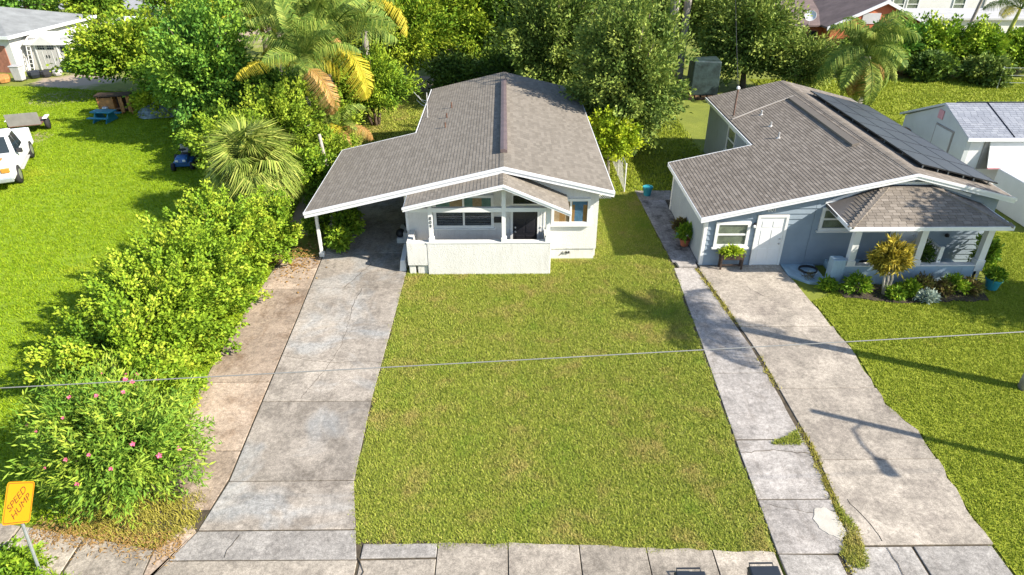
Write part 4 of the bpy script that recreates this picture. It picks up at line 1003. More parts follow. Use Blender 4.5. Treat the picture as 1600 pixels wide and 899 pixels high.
ld = thing('ladder', 'pale aluminium ladder leaning against the plastic shed', 'ladder', (-35.85, 53.6, 0))
for xx in (-36.0, -35.7):
    m = MB(); m.tube([(xx, 53.45, 0), (xx, 53.95, 2.0)], .035, 6); m.build('side_rail', 'shed_trim', ld)
for k in range(6):
    m = MB(); m.tube([(-36.0, 53.5 + k * .075, .25 + k * .3), (-35.7, 53.5 + k * .075, .25 + k * .3)], .03, 6); m.build('rung', 'shed_trim', ld)
bn = thing('trash_bin', 'grey wheeled trash bin near the plastic shed', 'bin', (-35.0, 50.6, 0))
MB().hexa([(-35.3, 50.35, .05), (-34.75, 50.35, .05), (-34.75, 50.85, .05), (-35.3, 50.85, .05), (-35.36, 50.28, 1.0), (-34.69, 50.28, 1.0), (-34.69, 50.92, 1.0), (-35.36, 50.92, 1.0)]).build('bin_body', 'grey_plastic', bn, bevel=.03)
B('lid', 'grey_plastic', bn, -35.40, -34.65, 50.24, 50.96, 1.0, 1.08, bevel=.03)
for xx in (-35.33, -34.78):
    m = MB(); m.tube([(xx, 50.9, .1), (xx + .06, 50.9, .1)], .1, 12); m.build('wheel', 'tyre', bn)
tg = MB()
tg.v = [(-33.4, 53.3, 0), (-32.4, 53.2, 0), (-32.3, 53.9, 0), (-33.3, 53.9, 0), (-33.3, 53.35, .85), (-32.55, 53.3, .95), (-32.5, 53.8, 1.0), (-33.2, 53.8, .9)]; tg.f = [(3, 2, 1, 0), (4, 5, 6, 7), (0, 1, 5, 4), (1, 2, 6, 5), (2, 3, 7, 6), (3, 0, 4, 7)]; tg.tint = [.5] * 8
tag(tg.build('tarp_bundle', 'turquoise_plastic', bevel=.08), 'bright blue tarp bundle by the plastic shed', 'tarp')
for k, (x, y, s_, mt) in enumerate(((-34.6, 51.6, .45, 'bin_blue'), (-33.9, 51.9, .4, 'dark_rubber'), (-36.0, 50.2, .5, 'wood_orange'), (-33.3, 52.3, .35, 'grey_plastic'))):
    nm = ('storage_tub', 'scrap_tyre_pile', 'timber_offcut', 'bucket')[k]
    lb = ('dark blue storage tub beside the grey trash bin', 'black scrap heap in front of the shed doors', 'orange timber offcuts leaning by the brick wall', 'small grey bucket beside the blue tarp bundle')[k]
    m = MB(); m.lathe((x, y, 0), [(s_ * .8, 0), (s_, s_ * .5), (s_ * .95, s_), (s_ * .3, s_ * 1.1)], 9); tag(m.build(nm, mt, smooth=False), lb, ('tub', 'scrap', 'timber', 'bucket')[k])
# a far white van and boards seen through the leaves
fv = thing('parked_van', 'far white van half hidden by the yellow-green tree', 'van', (-33.6, 64, 0))
B('body', 'car_white', fv, -34.9, -32.5, 62.6, 66.4, .4, 2.0, bevel=.15); B('windscreen', 'car_glass', fv, -34.7, -32.7, 62.57, 62.61, 1.2, 1.8)
for xx in (-34.7, -32.9):
    for yy in (63.3, 65.7):
        m = MB(); m.tube([(xx, yy, .35), (xx + .25, yy, .35)], .35, 12); m.build('wheel', 'tyre', fv)
fb = thing('white_panel', 'white board leaning on a post beyond the yellow-green tree', 'panel', (-28.8, 62, 0))
MB().hexa([(-29.6, 62, .2), (-28.1, 62, .2), (-28.1, 62.08, .2), (-29.6, 62.08, .2), (-29.4, 62.6, 2.0), (-28.0, 62.6, 2.0), (-28.0, 62.68, 2.0), (-29.4, 62.68, 2.0)]).build('board', 'far_white', fb)
m = MB(); m.tube([(-28.8, 62.7, 0), (-28.8, 62.65, 1.7)], .05, 6); m.build('prop_post', 'wood_brown', fb)
struct(MB().quad((-70, 85.0, -0.03), (6, 84.5, -0.03), (6, 93, -0.03), (-70, 93.5, -0.03)).build('back_road', 'far_asphalt'))
# orange house
OH = thing('house', 'orange stucco house with brown roof and white gable trim', 'house', (30.0, 57, 0))
gx, gz, kx = 30.0, 4.45, 0.46
oy0, oy1 = 57, 70
zl, zg = gz - kx * 4.3, gz - kx * 4.3
m = slope_slab(slope_slab(MB(), [(gx, oy0, gz), (gx, oy1, gz), (gx - 4.3, oy1, zl), (gx - 4.3, oy0, zl)], .14), [(gx, oy1, gz), (gx, oy0, gz), (gx + 4.3, oy0, zg), (gx + 4.3, oy1, zg)], .14)
orf = m.build('roof', 'roof_far_brown', OH)
f = MB(); rake(f, (gx - 4.35, zl), (gx, gz), oy0 - .08, oy0 - .01, .22, .05); f.build('rake_board', 'fascia_white', orf)
f = MB(); rake(f, (gx, gz), (gx + 4.35, zg), oy0 - .08, oy0 - .01, .22, .05); f.build('rake_board', 'fascia_white', orf)
MB().wall_y([(gx - 3.9, -.1), (gx + 3.9, -.1), (gx + 3.9, gz - kx * 3.9 - .14), (gx, gz - .14), (gx - 3.9, gz - kx * 3.9 - .14)], oy0 + .25, oy0 + .45).build('front_wall', 'orange_wall', OH)
B('gable_panel', 'grey_white', OH, gx - 1.6, gx - .2, oy0 + .2, oy0 + .249, 2.7, 3.5)
B('side_wall', 'orange_wall', OH, gx - 3.9, gx - 3.7, oy0 + .45, 69.5, -.1, 2.4); B('side_wall', 'orange_wall', OH, gx + 3.7, gx + 3.9, oy0 + .45, 69.5, -.1, 2.4)
m = slope_slab(MB(), [(22.0, 58.3, 2.35), (26.2, 58.3, 2.45), (27.6, 66, 3.6), (22.0, 66, 3.55)], .12); m.build('wing_roof', 'roof_far_brown', OH)
B('wing_wall', 'orange_wall', OH, 22.3, 26.09, 58.7, 66, -.1, 2.2)
for xx in (22.9, 24.8): window(OH, xx, xx + .9, .8, 2.0, 58.7, (1, 2), .08, .06, frame='brick_red', sill=False)
B('lean_to_roof', 'terracotta', OH, 27.2, 31.0, 55.6, 56.9, 2.1, 2.2)
dish = thing('satellite_dish', 'white satellite dish on the wing roof of the orange house', 'dish', (24.8, 58.6, 2.5))
dm = MB(); dm.lathe((0, 0, 0), [(.02, 0), (.2, .02), (.36, .07), (.46, .14), (.45, .15), (.3, .07), (.02, .03)], 16)
do = dm.build('reflector', 'white_paint', None); do.parent = dish; do.location = (0, 0, .55); do.rotation_euler = (rad(55), 0, rad(-25))
am = MB(); am.tube([(0, 0, -.1), (0, .05, .5)], .03, 6); ao = am.build('mount', 'pipe_grey', None); ao.parent = dish
# pale two-storey block and low roofs behind
TS = thing('apartment_block', 'pale two-storey block with paired windows behind the orange house', 'building', (45, 75, 0))
B('wall', 'far_white', TS, 37, 56, 75, 84, -.1, 6.0); B('roof', 'flat_roof', TS, 36.6, 56.4, 74.6, 84.4, 6.0, 6.3)
for x0 in (37.6, 39.9, 41.4, 46.2): window(TS, x0, x0 + 1.3, 1.1, 2.35, 75, (1, 2), .1, .08, back='window_green')
B('downpipe', 'pipe_grey', TS, 49.4, 49.55, 74.86, 75, 0, 6)
B('wall', 'far_white', TS, 56, 70, 78, 86, -.1, 3.4)
LR = thing('outbuilding', 'low flat-roofed outbuilding beyond the leafy hedge', 'building', (44, 66, 0))
B('wall', 'far_white', LR, 37.5, 56, 64.2, 69.5, -.1, 1.9); B('roof', 'flat_roof', LR, 37.2, 56.3, 63.9, 70, 1.9, 2.05); B('teal_awning', 'teal_roof', LR, 34.6, 37.19, 60.5, 66, 1.75, 1.85)
for xx in (34.7, 37.05): B('awning_post', 'white_paint', LR, xx, xx + .08, 60.6, 60.68, -.05, 1.75)
B('fence_panel', 'white_paint', LR, 50, 56, 62.6, 62.7, -.1, 1.4)

# ------------------------------------------------------------------ vegetation
def spray_mesh(name, base, c, r, nb, per, L, W, mat, sigma=0.22, low=-0.35, start=0.30, rg=None, droop=0.0, bright=0.25, up=0.35, fill=0.25, wild=0.65):
    """foliage on sprays that run from the heart of the crown to its edge; leaves are single folded blades"""
    rg = rg or rng; per = int(per * 1.15); L *= 0.86; W *= 0.88
    c = np.array(c, float); r = np.array(r, float)
    d = unit(rg.normal(0, 1, (nb * 3, 3))); d = d[d[:, 2] > low][:nb]; nb = len(d)
    ext = rg.uniform(0.70, 1.20, nb); ext[rg.random(nb) < fill] *= 0.72
    tip = c + d * r * ext[:, None]; st = c + d * r * start - np.array([0, 0, r[2] * 0.15])
    bt = rg.uniform(0, 1, nb)
    n = nb * per
    tpar = rg.uniform(0, 1, n) ** 0.7
    bi = np.repeat(np.arange(nb), per)
    sg = sigma * (1.25 - 0.75 * tpar)
    p = st[bi] + (tip - st)[bi] * tpar[:, None] + rg.normal(0, 1, (n, 3)) * sg[:, None]
    p[:, 2] -= droop * tpar ** 2
    out = unit(p - c + np.array([0, 0, 1e-3]))
    T = unit(out * 0.7 + unit((tip - st)[bi]) * 0.5 + rg.normal(0, wild, (n, 3)) + np.array([0, 0, -0.1 * droop]))
    Nn = unit(rg.normal(0, 0.55, (n, 3)) + out * 0.5 + np.array([0, 0, up]))
    S = unit(np.cross(T, Nn))
    l = L * rg.uniform(0.5, 1.4, n)[:, None]; w_ = W * rg.uniform(0.7, 1.25, n)[:, None]
    F_ = np.cross(S, T) * w_ * 0.25
    V = np.stack([p, p + T * l * 0.5 + S * w_ * 0.5 + F_, p + T * l, p + T * l * 0.5 - S * w_ * 0.5 + F_], 1).reshape(-1, 3)
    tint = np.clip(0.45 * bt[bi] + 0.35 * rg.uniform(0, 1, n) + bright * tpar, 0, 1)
    V[:, 2] = np.maximum(V[:, 2], 0.02)
    return np_mesh(name, V, 4, np.repeat(tint, 4), mat), tip, st

def limbs(base, st, tip, r0, mat, parent, nl=12, trunk_top=None, seed=0, name='trunk', spread=0.0, stems=1):
    rr = random.Random(seed); base = Vector(base)
    m = MB(); top = Vector(trunk_top)
    for s_ in range(stems):
        o = Vector((rr.uniform(-1, 1), rr.uniform(-1, 1), 0)) * spread
        mid = base + (top - base) * .5 + o + Vector((rr.uniform(-.12, .12), rr.uniform(-.12, .12), 0))
        m.tube([base + o * .5 - Vector((0, 0, .1)), mid, top + o * 1.5], [r0 * 1.25, r0 * .9, r0 * .6], 8)
    for k in rr.sample(range(len(tip)), min(nl, len(tip))):
        a, b_ = Vector(st[k]), Vector(tip[k]); q = base + (top - base) * rr.uniform(.6, 1.0)
        m.tube([q, (q + a) * .5 + Vector((0, 0, .1)), a, a + (b_ - a) * .55, b_], [r0 * .5, r0 * .4, r0 * .28, r0 * .16, r0 * .05], 5)
    return m.build(name, mat, parent, smooth=True)

def tree(name, label, cat, base, c, r, nb, per, L, W, mat, trunk=0.16, bark='bark', group=None, seed=1, nl=14, stems=1, spread=0.0, crown_name='crown', **kw):
    t_ = thing(name, label, cat, base, 0, group)
    rg = np.random.default_rng(seed)
    me, tip, st = spray_mesh(crown_name, base, c, r, nb, per, L, W, mat, rg=rg, **kw)
    np_obj(crown_name, me, t_)
    limbs(base, st, tip, trunk, bark, t_, nl, (c[0], c[1], max(c[2] - r[2] * .35, .3)), seed, stems=stems, spread=spread, name='trunk' if cat in ('tree', 'palm') else 'stem')
    return t_

# hedge of yellow-green shrubs along the driveway
HG = 'yellow-green shrubs along the driveway'
for k, (x, y, rx, h, nb) in enumerate(((-8.8, 23.0, 1.4, 2.5, 75), (-9.9, 21.2, 2.2, 3.1, 140), (-10.2, 19.0, 2.25, 3.0, 140), (-10.2, 16.9, 2.2, 2.8, 135), (-10.2, 15.0, 2.1, 2.5, 120), (-9.2, 13.7, 1.4, 1.9, 70))):
    lb = ('yellow-green shrub beside the carport post', 'tall yellow-green shrub next to the fan palm', 'broad yellow-green shrub in the middle of the driveway hedge', 'yellow-green shrub second from the pink flowering bush', 'spreading yellow-green shrub behind the pink flowering bush', 'small yellow-green shrub crowding the pink flowering bush')[k]
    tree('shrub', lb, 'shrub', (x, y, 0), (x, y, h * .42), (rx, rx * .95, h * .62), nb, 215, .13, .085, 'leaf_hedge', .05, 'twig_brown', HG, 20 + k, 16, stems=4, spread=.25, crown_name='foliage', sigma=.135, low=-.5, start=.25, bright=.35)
# oleander
OL = tree('oleander_bush', 'green oleander bush with narrow leaves and pink flowers by the sidewalk', 'bush', (-8.6, 11.35, 0), (-8.7, 11.5, 1.35), (1.85, 1.5, 1.8), 340, 62, .20, .045, 'leaf_oleander', .04, 'twig_brown', None, 41, 20, stems=6, spread=.3, crown_name='foliage', sigma=.15, low=-.6, start=.25, bright=.25, wild=1.0)
flr = MB()
for k in range(5):
    a = k * 2 * math.pi / 5
    flr.quad((0, 0, 0), (.055 * math.cos(a - .5), .055 * math.sin(a - .5), .02), (.09 * math.cos(a), .09 * math.sin(a), .03), (.055 * math.cos(a + .5), .055 * math.sin(a + .5), .02))
for k in range(4):
    a = k * 1.6 + .4
    flr.quad((.03, .02, .02), (.07 * math.cos(a - .5), .06 * math.sin(a - .5), .05), (.07 * math.cos(a), .07 * math.sin(a), .08), (.06 * math.cos(a + .5), .06 * math.sin(a + .5), .05))
flm = flr.mesh('flower', 'pink_petal')
rg = np.random.default_rng(5)
for k in range(34):
    d = unit(rg.normal(0, 1, 3) + np.array([0, -.35, .75])); 
    if d[2] < .05: continue
    p = np.array([-8.7, 11.5, 1.35]) + d * np.array([1.8, 1.45, 1.75]) * rg.uniform(.93, 1.03)
    place('flower', flm, OL, Matrix.Translation(p) @ Vector(d).to_track_quat('Z', 'Y').to_matrix().to_4x4() @ Matrix.Scale(rg.uniform(.4, .85), 4))

# trees on the left
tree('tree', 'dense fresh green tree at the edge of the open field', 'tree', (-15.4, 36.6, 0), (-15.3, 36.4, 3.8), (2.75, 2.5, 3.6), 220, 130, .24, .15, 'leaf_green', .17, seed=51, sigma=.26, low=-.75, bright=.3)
tree('shrub', 'low green shrub at the foot of the dense fresh green tree', 'shrub', (-14.6, 33.9, 0), (-14.5, 33.8, 1.1), (1.9, 1.6, 1.5), 80, 90, .2, .13, 'leaf_bright', .06, 'twig_brown', None, 52, stems=3, spread=.2, crown_name='foliage', sigma=.2)
tree('tree', 'sparse yellow-green tree with bare pale branches by the plastic shed', 'tree', (-24.2, 46.3, 0), (-24.4, 46.6, 2.5), (4.1, 3.2, 2.75), 190, 110, .28, .19, 'leaf_mango', .14, 'bark_pale', seed=53, nl=26, sigma=.3, low=-.3, bright=.3)
tree('shrub', 'leafy green shrub between the sparse tree and the dense green tree', 'shrub', (-20.3, 43.0, 0), (-20.3, 43.0, 1.6), (2.3, 2.0, 2.1), 90, 100, .26, .16, 'leaf_bright', .07, 'twig_brown', None, 54, stems=3, spread=.3, crown_name='foliage', sigma=.28)
tree('shrub', 'pale green shrub beside the wooden play kitchen', 'shrub', (-21.3, 42.2, 0), (-21.3, 42.0, .5), (1.5, 1.2, .9), 60, 60, .22, .12, 'leaf_lime', .05, 'twig_brown', None, 55, stems=3, spread=.3, crown_name='foliage', sigma=.2)
vt = tree('vine_tree', 'tree smothered in pale yellow-green vines under the palms', 'tree', (-11.0, 33.4, 0), (-11.0, 33.3, 1.75), (2.15, 1.7, 2.25), 150, 120, .17, .13, 'leaf_vine', .12, 'bark_pale', None, 56, sigma=.2, low=-.8, bright=.2)
tree('vine_tree', 'narrow vine-covered stump beside the royal palm trunk', 'tree', (-9.0, 35.2, 0), (-9.0, 35.0, 1.3), (1.5, 1.2, 1.9), 80, 100, .17, .12, 'leaf_vine', .12, 'bark_pale', None, 57, sigma=.2, low=-.8)
tree('shrub', 'bushy bright green shrub right of the royal palms', 'shrub', (-7.6, 39.6, 0), (-7.7, 39.4, 2.0), (2.6, 2.0, 2.2), 130, 110, .26, .09, 'leaf_bright', .1, 'twig_brown', None, 58, stems=3, spread=.3, crown_name='foliage', sigma=.28, bright=.3)
tree('shrub', 'dark leafy shrub under the royal palm fronds', 'shrub', (-12.6, 38.6, 0), (-12.6, 38.6, 1.6), (2.0, 1.7, 2.0), 80, 90, .24, .13, 'leaf_green', .1, 'twig_brown', None, 59, stems=3, spread=.3, crown_name='foliage', sigma=.28)

tree('vine_tree', 'vine-covered tree filling the gap behind the fan palm', 'tree', (-12.8, 30.8, 0), (-12.7, 30.8, 1.5), (1.7, 1.5, 1.9), 110, 95, .18, .13, 'leaf_vine', .1, 'bark_pale', None, 85, sigma=.2, low=-.8, bright=.25)
tree('shrub', 'leafy shrub between the fan palm and the carport roof', 'shrub', (-8.5, 28.6, 0), (-8.5, 28.6, 1.1), (1.0, 1.3, 1.3), 70, 80, .18, .11, 'leaf_bright', .06, 'twig_brown', None, 86, stems=3, spread=.2, crown_name='foliage', sigma=.16, low=-.6)
tree('shrub', 'yellowish shrub at the back corner of the carport', 'shrub', (-8.3, 31.6, 0), (-8.3, 31.6, 1.0), (1.0, 1.3, 1.2), 60, 80, .18, .10, 'leaf_vine', .06, 'twig_brown', None, 87, stems=3, spread=.2, crown_name='foliage', sigma=.16, low=-.6)
tree('tree', 'slim fresh green tree right behind the dense green tree', 'tree', (-17.4, 39.0, 0), (-17.2, 39.0, 3.4), (2.0, 1.9, 2.8), 110, 110, .24, .15, 'leaf_green', .12, seed=88, sigma=.26, low=-.75, bright=.3)
# tree belt behind the white house
TB_ = 'trees behind the white house'
def belt(label, x, y, rx, ry, rz, cz, mat, nb, per, L, W, seed, sg=.38, **kw):
    tree('tree', label, 'tree', (x, y, 0), (x, y, cz), (rx, ry, rz), nb, per, L, W, mat, .2, 'bark', TB_, seed, 16, sigma=sg, low=-.55, **kw)
belt('bright long-leaved tree right of the royal palms', -6.6, 48.6, 3.7, 3.0, 3.6, 3.7, 'leaf_mango', 190, 110, .38, .12, 61, bright=.35)
belt('bright long-leaved tree with bare grey twigs beside the dark trees', -2.6, 50.5, 3.3, 3.0, 3.9, 4.2, 'leaf_mango', 170, 110, .38, .12, 62, bright=.3)
belt('shade-darkened green tree behind the roof ridge of the white house', 1.2, 50.5, 3.2, 3.0, 3.9, 4.2, 'leaf_dark', 130, 100, .34, .16, 63)  # leaf_dark puts the shade over this stand into the leaf colour
belt('shade-darkened green tree touching the big olive tree', 4.6, 50.0, 3.5, 3.0, 4.0, 4.4, 'leaf_dark', 130, 100, .34, .16, 64)
belt('yellow-green crown poking out above the dark trees', 1.6, 55.5, 2.9, 2.5, 3.3, 4.6, 'leaf_mango', 100, 100, .36, .2, 65, bright=.4)
belt('low dark thicket tree behind the white house roof', 0.2, 46.0, 3.0, 1.8, 1.7, 1.4, 'leaf_dark', 90, 90, .3, .15, 66)  # dark leaves here and on the next thicket paint in the belt's inner shade
belt('low dark thicket tree beside the bright long-leaved tree', -3.2, 46.6, 1.8, 1.4, 1.5, 1.2, 'leaf_dark', 60, 80, .3, .15, 67)
belt('mixed green tree behind the palm trunks', 12.6, 53.0, 3.6, 3.0, 4.0, 4.2, 'leaf_olive', 140, 100, .34, .18, 68)
belt('grey-green tree behind the dark covered box', 16.6, 48.0, 3.2, 2.6, 3.9, 3.2, 'leaf_olive', 220, 110, .30, .15, 69, bright=.3)
belt('yellowish tree beside the big fan palm', 19.7, 46.3, 2.1, 1.8, 2.0, 1.9, 'leaf_olive', 90, 90, .30, .10, 70, bright=.35)
belt('leafy green tree at the back behind the royal palms', -12.0, 50.0, 3.6, 3.0, 3.6, 3.8, 'leaf_green', 120, 100, .36, .17, 71)
belt('far green tree left of the back road', -19.5, 58.0, 2.6, 2.6, 3.4, 4.2, 'leaf_bright', 90, 90, .4, .2, 72)
belt('far green tree beyond the yellow-green crown', 8.0, 60.0, 4.5, 3.0, 4.4, 4.6, 'leaf_green', 120, 90, .42, .2, 73)
belt('far green tree beyond the bright long-leaved trees', -5.0, 61.0, 5.0, 3.0, 4.4, 4.6, 'leaf_green', 120, 90, .42, .2, 74)
belt('far green bush behind the low grey house', -40.0, 72.0, 3.0, 2.5, 2.4, 2.4, 'leaf_bright', 60, 80, .45, .24, 76)
belt('far yellow-green bush beyond the white board', -27.0, 66.5, 4.0, 2.5, 1.9, 1.8, 'leaf_mango', 80, 80, .42, .22, 77)
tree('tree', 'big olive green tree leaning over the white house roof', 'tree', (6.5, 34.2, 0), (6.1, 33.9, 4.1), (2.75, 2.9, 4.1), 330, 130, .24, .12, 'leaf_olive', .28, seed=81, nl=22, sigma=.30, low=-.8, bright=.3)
tree('tree', 'tall olive green tree behind the right back corner of the white house', 'tree', (3.2, 42.5, 0), (3.0, 42.5, 4.0), (3.3, 2.8, 4.3), 220, 120, .28, .14, 'leaf_olive', .26, seed=80, nl=18, sigma=.32, low=-.8, bright=.25)
tree('tree', 'small lime yellow tree between the two houses', 'tree', (5.0, 31.4, 0), (5.0, 31.4, 1.75), (1.35, 1.4, 1.25), 95, 90, .17, .12, 'leaf_lime', .07, 'bark_pale', None, 82, 12, sigma=.16, low=-.5, bright=.25)
tree('shrub', 'lime yellow shrub under the big olive green tree', 'shrub', (4.5, 34.0, 0), (4.5, 34.0, 1.6), (1.0, 1.6, 1.2), 60, 80, .17, .12, 'leaf_lime', .06, 'bark_pale', None, 83, 10, crown_name='foliage', sigma=.17, low=-.5)
belt('far leafy tree behind the low grey roof', -47.0, 72.0, 4.0, 3.0, 3.0, 2.8, 'leaf_green', 80, 80, .45, .24, 78)
belt('far yellow-green tree at the end of the dirt lot', -35.5, 80.0, 4.0, 2.5, 2.2, 2.0, 'leaf_bright', 70, 80, .45, .24, 79)
tree('shrub', 'low yellow-green shrub at the foot of the sign post', 'shrub', (-10.35, 8.95, 0), (-10.35, 8.95, .3), (1.15, .6, .42), 90, 60, .12, .06, 'leaf_hedge', .03, 'twig_brown', None, 84, 8, stems=3, spread=.2, crown_name='foliage', sigma=.08, low=-.3)
# shrubs behind the right-hand lawn
HR = 'shrubs behind the right-hand back lawn'
for k, (x, y, rx, h, mt, lb) in enumerate(((26.6, 52.0, 2.3, 2.9, 'leaf_dark', 'dark glossy shrub next to the big fan palm'), (29.4, 53.0, 2.4, 3.5, 'leaf_green', 'tall green shrub below the orange gable'), (32.4, 53.2, 2.5, 3.7, 'leaf_hedge', 'yellow-green shrub at the back lawn beside the tall green shrub'),
        (35.4, 52.6, 2.4, 3.5, 'leaf_hedge', 'yellow-green shrub around the yellow palm trunk'), (38.6, 52.5, 2.6, 3.2, 'leaf_hedge', 'yellow-green shrub at the far end of the back lawn'), (30.8, 50.6, 1.6, 1.6, 'leaf_dark', 'low dark shrub on the edge of the back lawn'), (34.4, 49.4, 1.5, 1.6, 'leaf_olive', 'straggly grey-green shrub by the wire fence post'))):
    tree('shrub', lb, 'shrub', (x, y, 0), (x, y, h * .48), (rx, 1.7, h * .56), 90, 85, .30, .19, mt, .09, 'twig_brown', HR, 90 + k, 10, stems=3, spread=.3, crown_name='foliage', sigma=.26, low=-.6, bright=.3)

# palms ---------------------------------------------------------------
def feather(L=3.3, a0=62, bend=95, nl=56, ll=.9, mat='frond_green', seed=1, w=.05, hang=.75):
    rg = np.random.default_rng(seed); m = MB()
    pts = []; x = z = 0.0; n = 14
    for k in range(n + 1):
        pts.append((x, 0.0, z)); a = rad(a0 - bend * (k / n) ** 1.2); x += L / n * math.cos(a); z += L / n * math.sin(a)
    m.tube(pts, [.035 * (1 - .8 * k / n) + .006 for k in range(n + 1)], 5)
    pa = np.array(pts)
    for k in range(nl):
        s_ = .14 + .86 * k / nl; f_ = s_ * n; i = min(int(f_), n - 1); p = pa[i] + (pa[i + 1] - pa[i]) * (f_ - i); tg = unit(pa[i + 1] - pa[i])
        le = ll * (math.sin(math.pi * min(1, .18 + s_ * .86)) ** .6) * rg.uniform(.85, 1.1)
        for sg in (-1, 1):
            d = unit(np.array([tg[0] * .75, sg * 1.0, tg[2] * .75 + rg.uniform(-.1, .35)])); e = p + d * le * .55; tip = p + d * le + np.array([0, 0, -hang * le])
            wv = tg * w * .5; tn = float(np.clip(rg.uniform(.2, .9), 0, 1))
            m.quad(p - wv * .5, e - wv, e + wv, p + wv * .5, tn); m.poly([e - wv, tip, e + wv], tn)
    return m.mesh('frond', mat)
def fan(R=1.05, pet=.9, n=44, mat='frond_olive', seed=1, droop=.35):
    rg = np.random.default_rng(seed); m = MB()
    m.tube([(0, 0, 0), (pet * .5, 0, .06), (pet, 0, 0)], [.025, .018, .014], 5)
    for k in range(n):
        a = rad(-125 + 250 * k / (n - 1)); le = R * (1 - .28 * abs(a) / 2.2) * rg.uniform(.9, 1.08)
        d = np.array([math.cos(a), math.sin(a), 0]); s_ = np.array([-d[1], d[0], 0]) * .03 * R
        o = np.array([pet, 0, 0]); e = o + d * le * .6 + np.array([0, 0, .10 * R * math.cos(a) + rg.uniform(-.02, .04)]); tip = o + d * le + np.array([0, 0, -droop * le * rg.uniform(.6, 1.4)])
        tn = float(rg.uniform(.1, 1)); m.poly([o, e - s_, e + s_], tn); m.poly([e - s_, tip, e + s_], tn)
    return m.mesh('frond', mat)
FE = {k: [feather(mat=k, seed=s_, bend=b_, a0=a_) for s_, b_, a_ in ((1, 95, 62), (2, 120, 58), (3, 75, 70))] for k in ('frond_green', 'frond_dead', 'frond_yellow')}
FEO = [feather(mat='frond_olive', seed=s_, bend=b_, a0=62, ll=.6) for s_, b_ in ((4, 95), (5, 125), (6, 80))]
FA = [fan(seed=s_, droop=d_) for s_, d_ in ((1, .3), (2, .5), (3, .8))]
FAD = [fan(seed=s_, droop=1.1, mat='frond_dead') for s_ in (7, 8)]
def stem(parent, base, top, r0, r1, mat='palm_trunk', name='trunk', rings=10):
    b_, t_ = Vector(base), Vector(top); m = MB(); pts = []; rr = []
    for k in range(rings + 1):
        f_ = k / rings; pts.append(b_ + (t_ - b_) * f_); rr.append((r0 + (r1 - r0) * f_) * (1.06 if k % 2 else .97))
    m.tube(pts, rr, 10); return m.build(name, mat, parent, smooth=True)
def royal(label, base, zc, fl=1.0, nf=15, dead=1, lean=(0, 0), group='feather palms', meshes=None, shaft=True, r=.19, seed=0, elev=(-28, 72)):
    rr = random.Random(seed)
    t_ = thing('palm_tree', label, 'palm', base, 0, group)
    top = (base[0] + lean[0], base[1] + lean[1], zc)
    sh_ = 1.5 if shaft else .25
    mid = Vector(base) + (Vector(top) - Vector(base)) * max(.05, (zc - sh_) / zc)
    stem(t_, (base[0], base[1], -.1), mid, r * 1.15, r, 'palm_trunk' if not label.startswith('yellow') else 'crownshaft')
    if shaft: stem(t_, mid, top, r * 1.0, r * .62, 'crownshaft', 'crownshaft', 6)
    ms = meshes or FE['frond_green']
    for k in range(nf):
        az = 2 * math.pi * (k * .382 + rr.uniform(-.04, .04)); el = elev[1] + (elev[0] - elev[1]) * (k / max(1, nf - 1))
        me = rr.choice(ms)
        if k >= nf - dead: me = rr.choice(FE['frond_dead']); el -= 12
        elif k >= nf - dead - 2 and meshes is None: me = rr.choice(FE['frond_yellow'])
        sc = fl * rr.uniform(.85, 1.1)
        place('frond', me, t_, Matrix.Translation(top) @ Matrix.Rotation(az, 4, 'Z') @ Matrix.Rotation(rad(-(el - 25)), 4, 'Y') @ Matrix.Rotation(rr.uniform(-.5, .5), 4, 'X') @ Matrix.Scale(sc, 4))
    return t_
royal('tall palm with yellow-green crownshaft beside the vine-covered stump', (-9.55, 37.4, 0), 5.0, 1.32, 19, 0, (.2, -.2), seed=1)
royal('palm with slim yellow crownshaft rising from the vine tree', (-10.0, 34.8, 0), 4.5, 1.05, 14, 1, (.1, -.3), r=.12, seed=2)
royal('palm behind the dense green tree with an orange dead frond', (-13.3, 41.0, 0), 5.4, 1.25, 15, 2, (.2, 0), seed=3)
royal('palm at the back of the royal palm clump', (-8.6, 43.5, 0), 6.2, 1.15, 15, 0, (.2, 0), seed=4)
royal('short young palm with orange fronds beside the side yard', (-8.5, 34.2, 0), 1.5, .62, 11, 3, (.1, -.1), shaft=False, r=.1, seed=5)
royal('yellow trunked palm rising from the hedge behind the back lawn', (37.2, 53.2, 0), 4.3, .8, 13, 0, (.9, .3), seed=6, r=.16)
royal('slender dark palm behind the hedge at the orange house', (38.6, 60.0, 0), 5.6, .8, 12, 1, (.9, 0), shaft=False, r=.12, seed=7)
royal('tall double-trunk palm behind the dark covered box', (11.6, 49.6, 0), 8.0, 1.1, 13, 3, (0, 0), shaft=False, r=.28, seed=8)
royal('tall grey palm trunk beside the double-trunk palm', (12.5, 49.8, 0), 8.4, 1.1, 13, 0, (0, 0), shaft=False, r=.24, seed=9)
royal('palm beside the cracked driveway seen by its long shadow', (14.42, 14.86, 0), 5.9, .70, 16, 0, (.35, -.1), shaft=False, r=.15, seed=10, elev=(-20, 70))
royal('bent palm behind the sparse tree by the back road', (-21.5, 66.0, 0), 6.0, .8, 10, 1, (-.6, 0), shaft=False, r=.16, seed=12)
bigp = royal('big shaggy palm with hanging dead skirt behind the solar panels', (21.9, 42.2, 0), 3.5, 1.05, 24, 0, (-.2, 0), meshes=FEO + FE['frond_green'], shaft=False, r=.3, seed=11, elev=(-60, 65))
rr = random.Random(3)
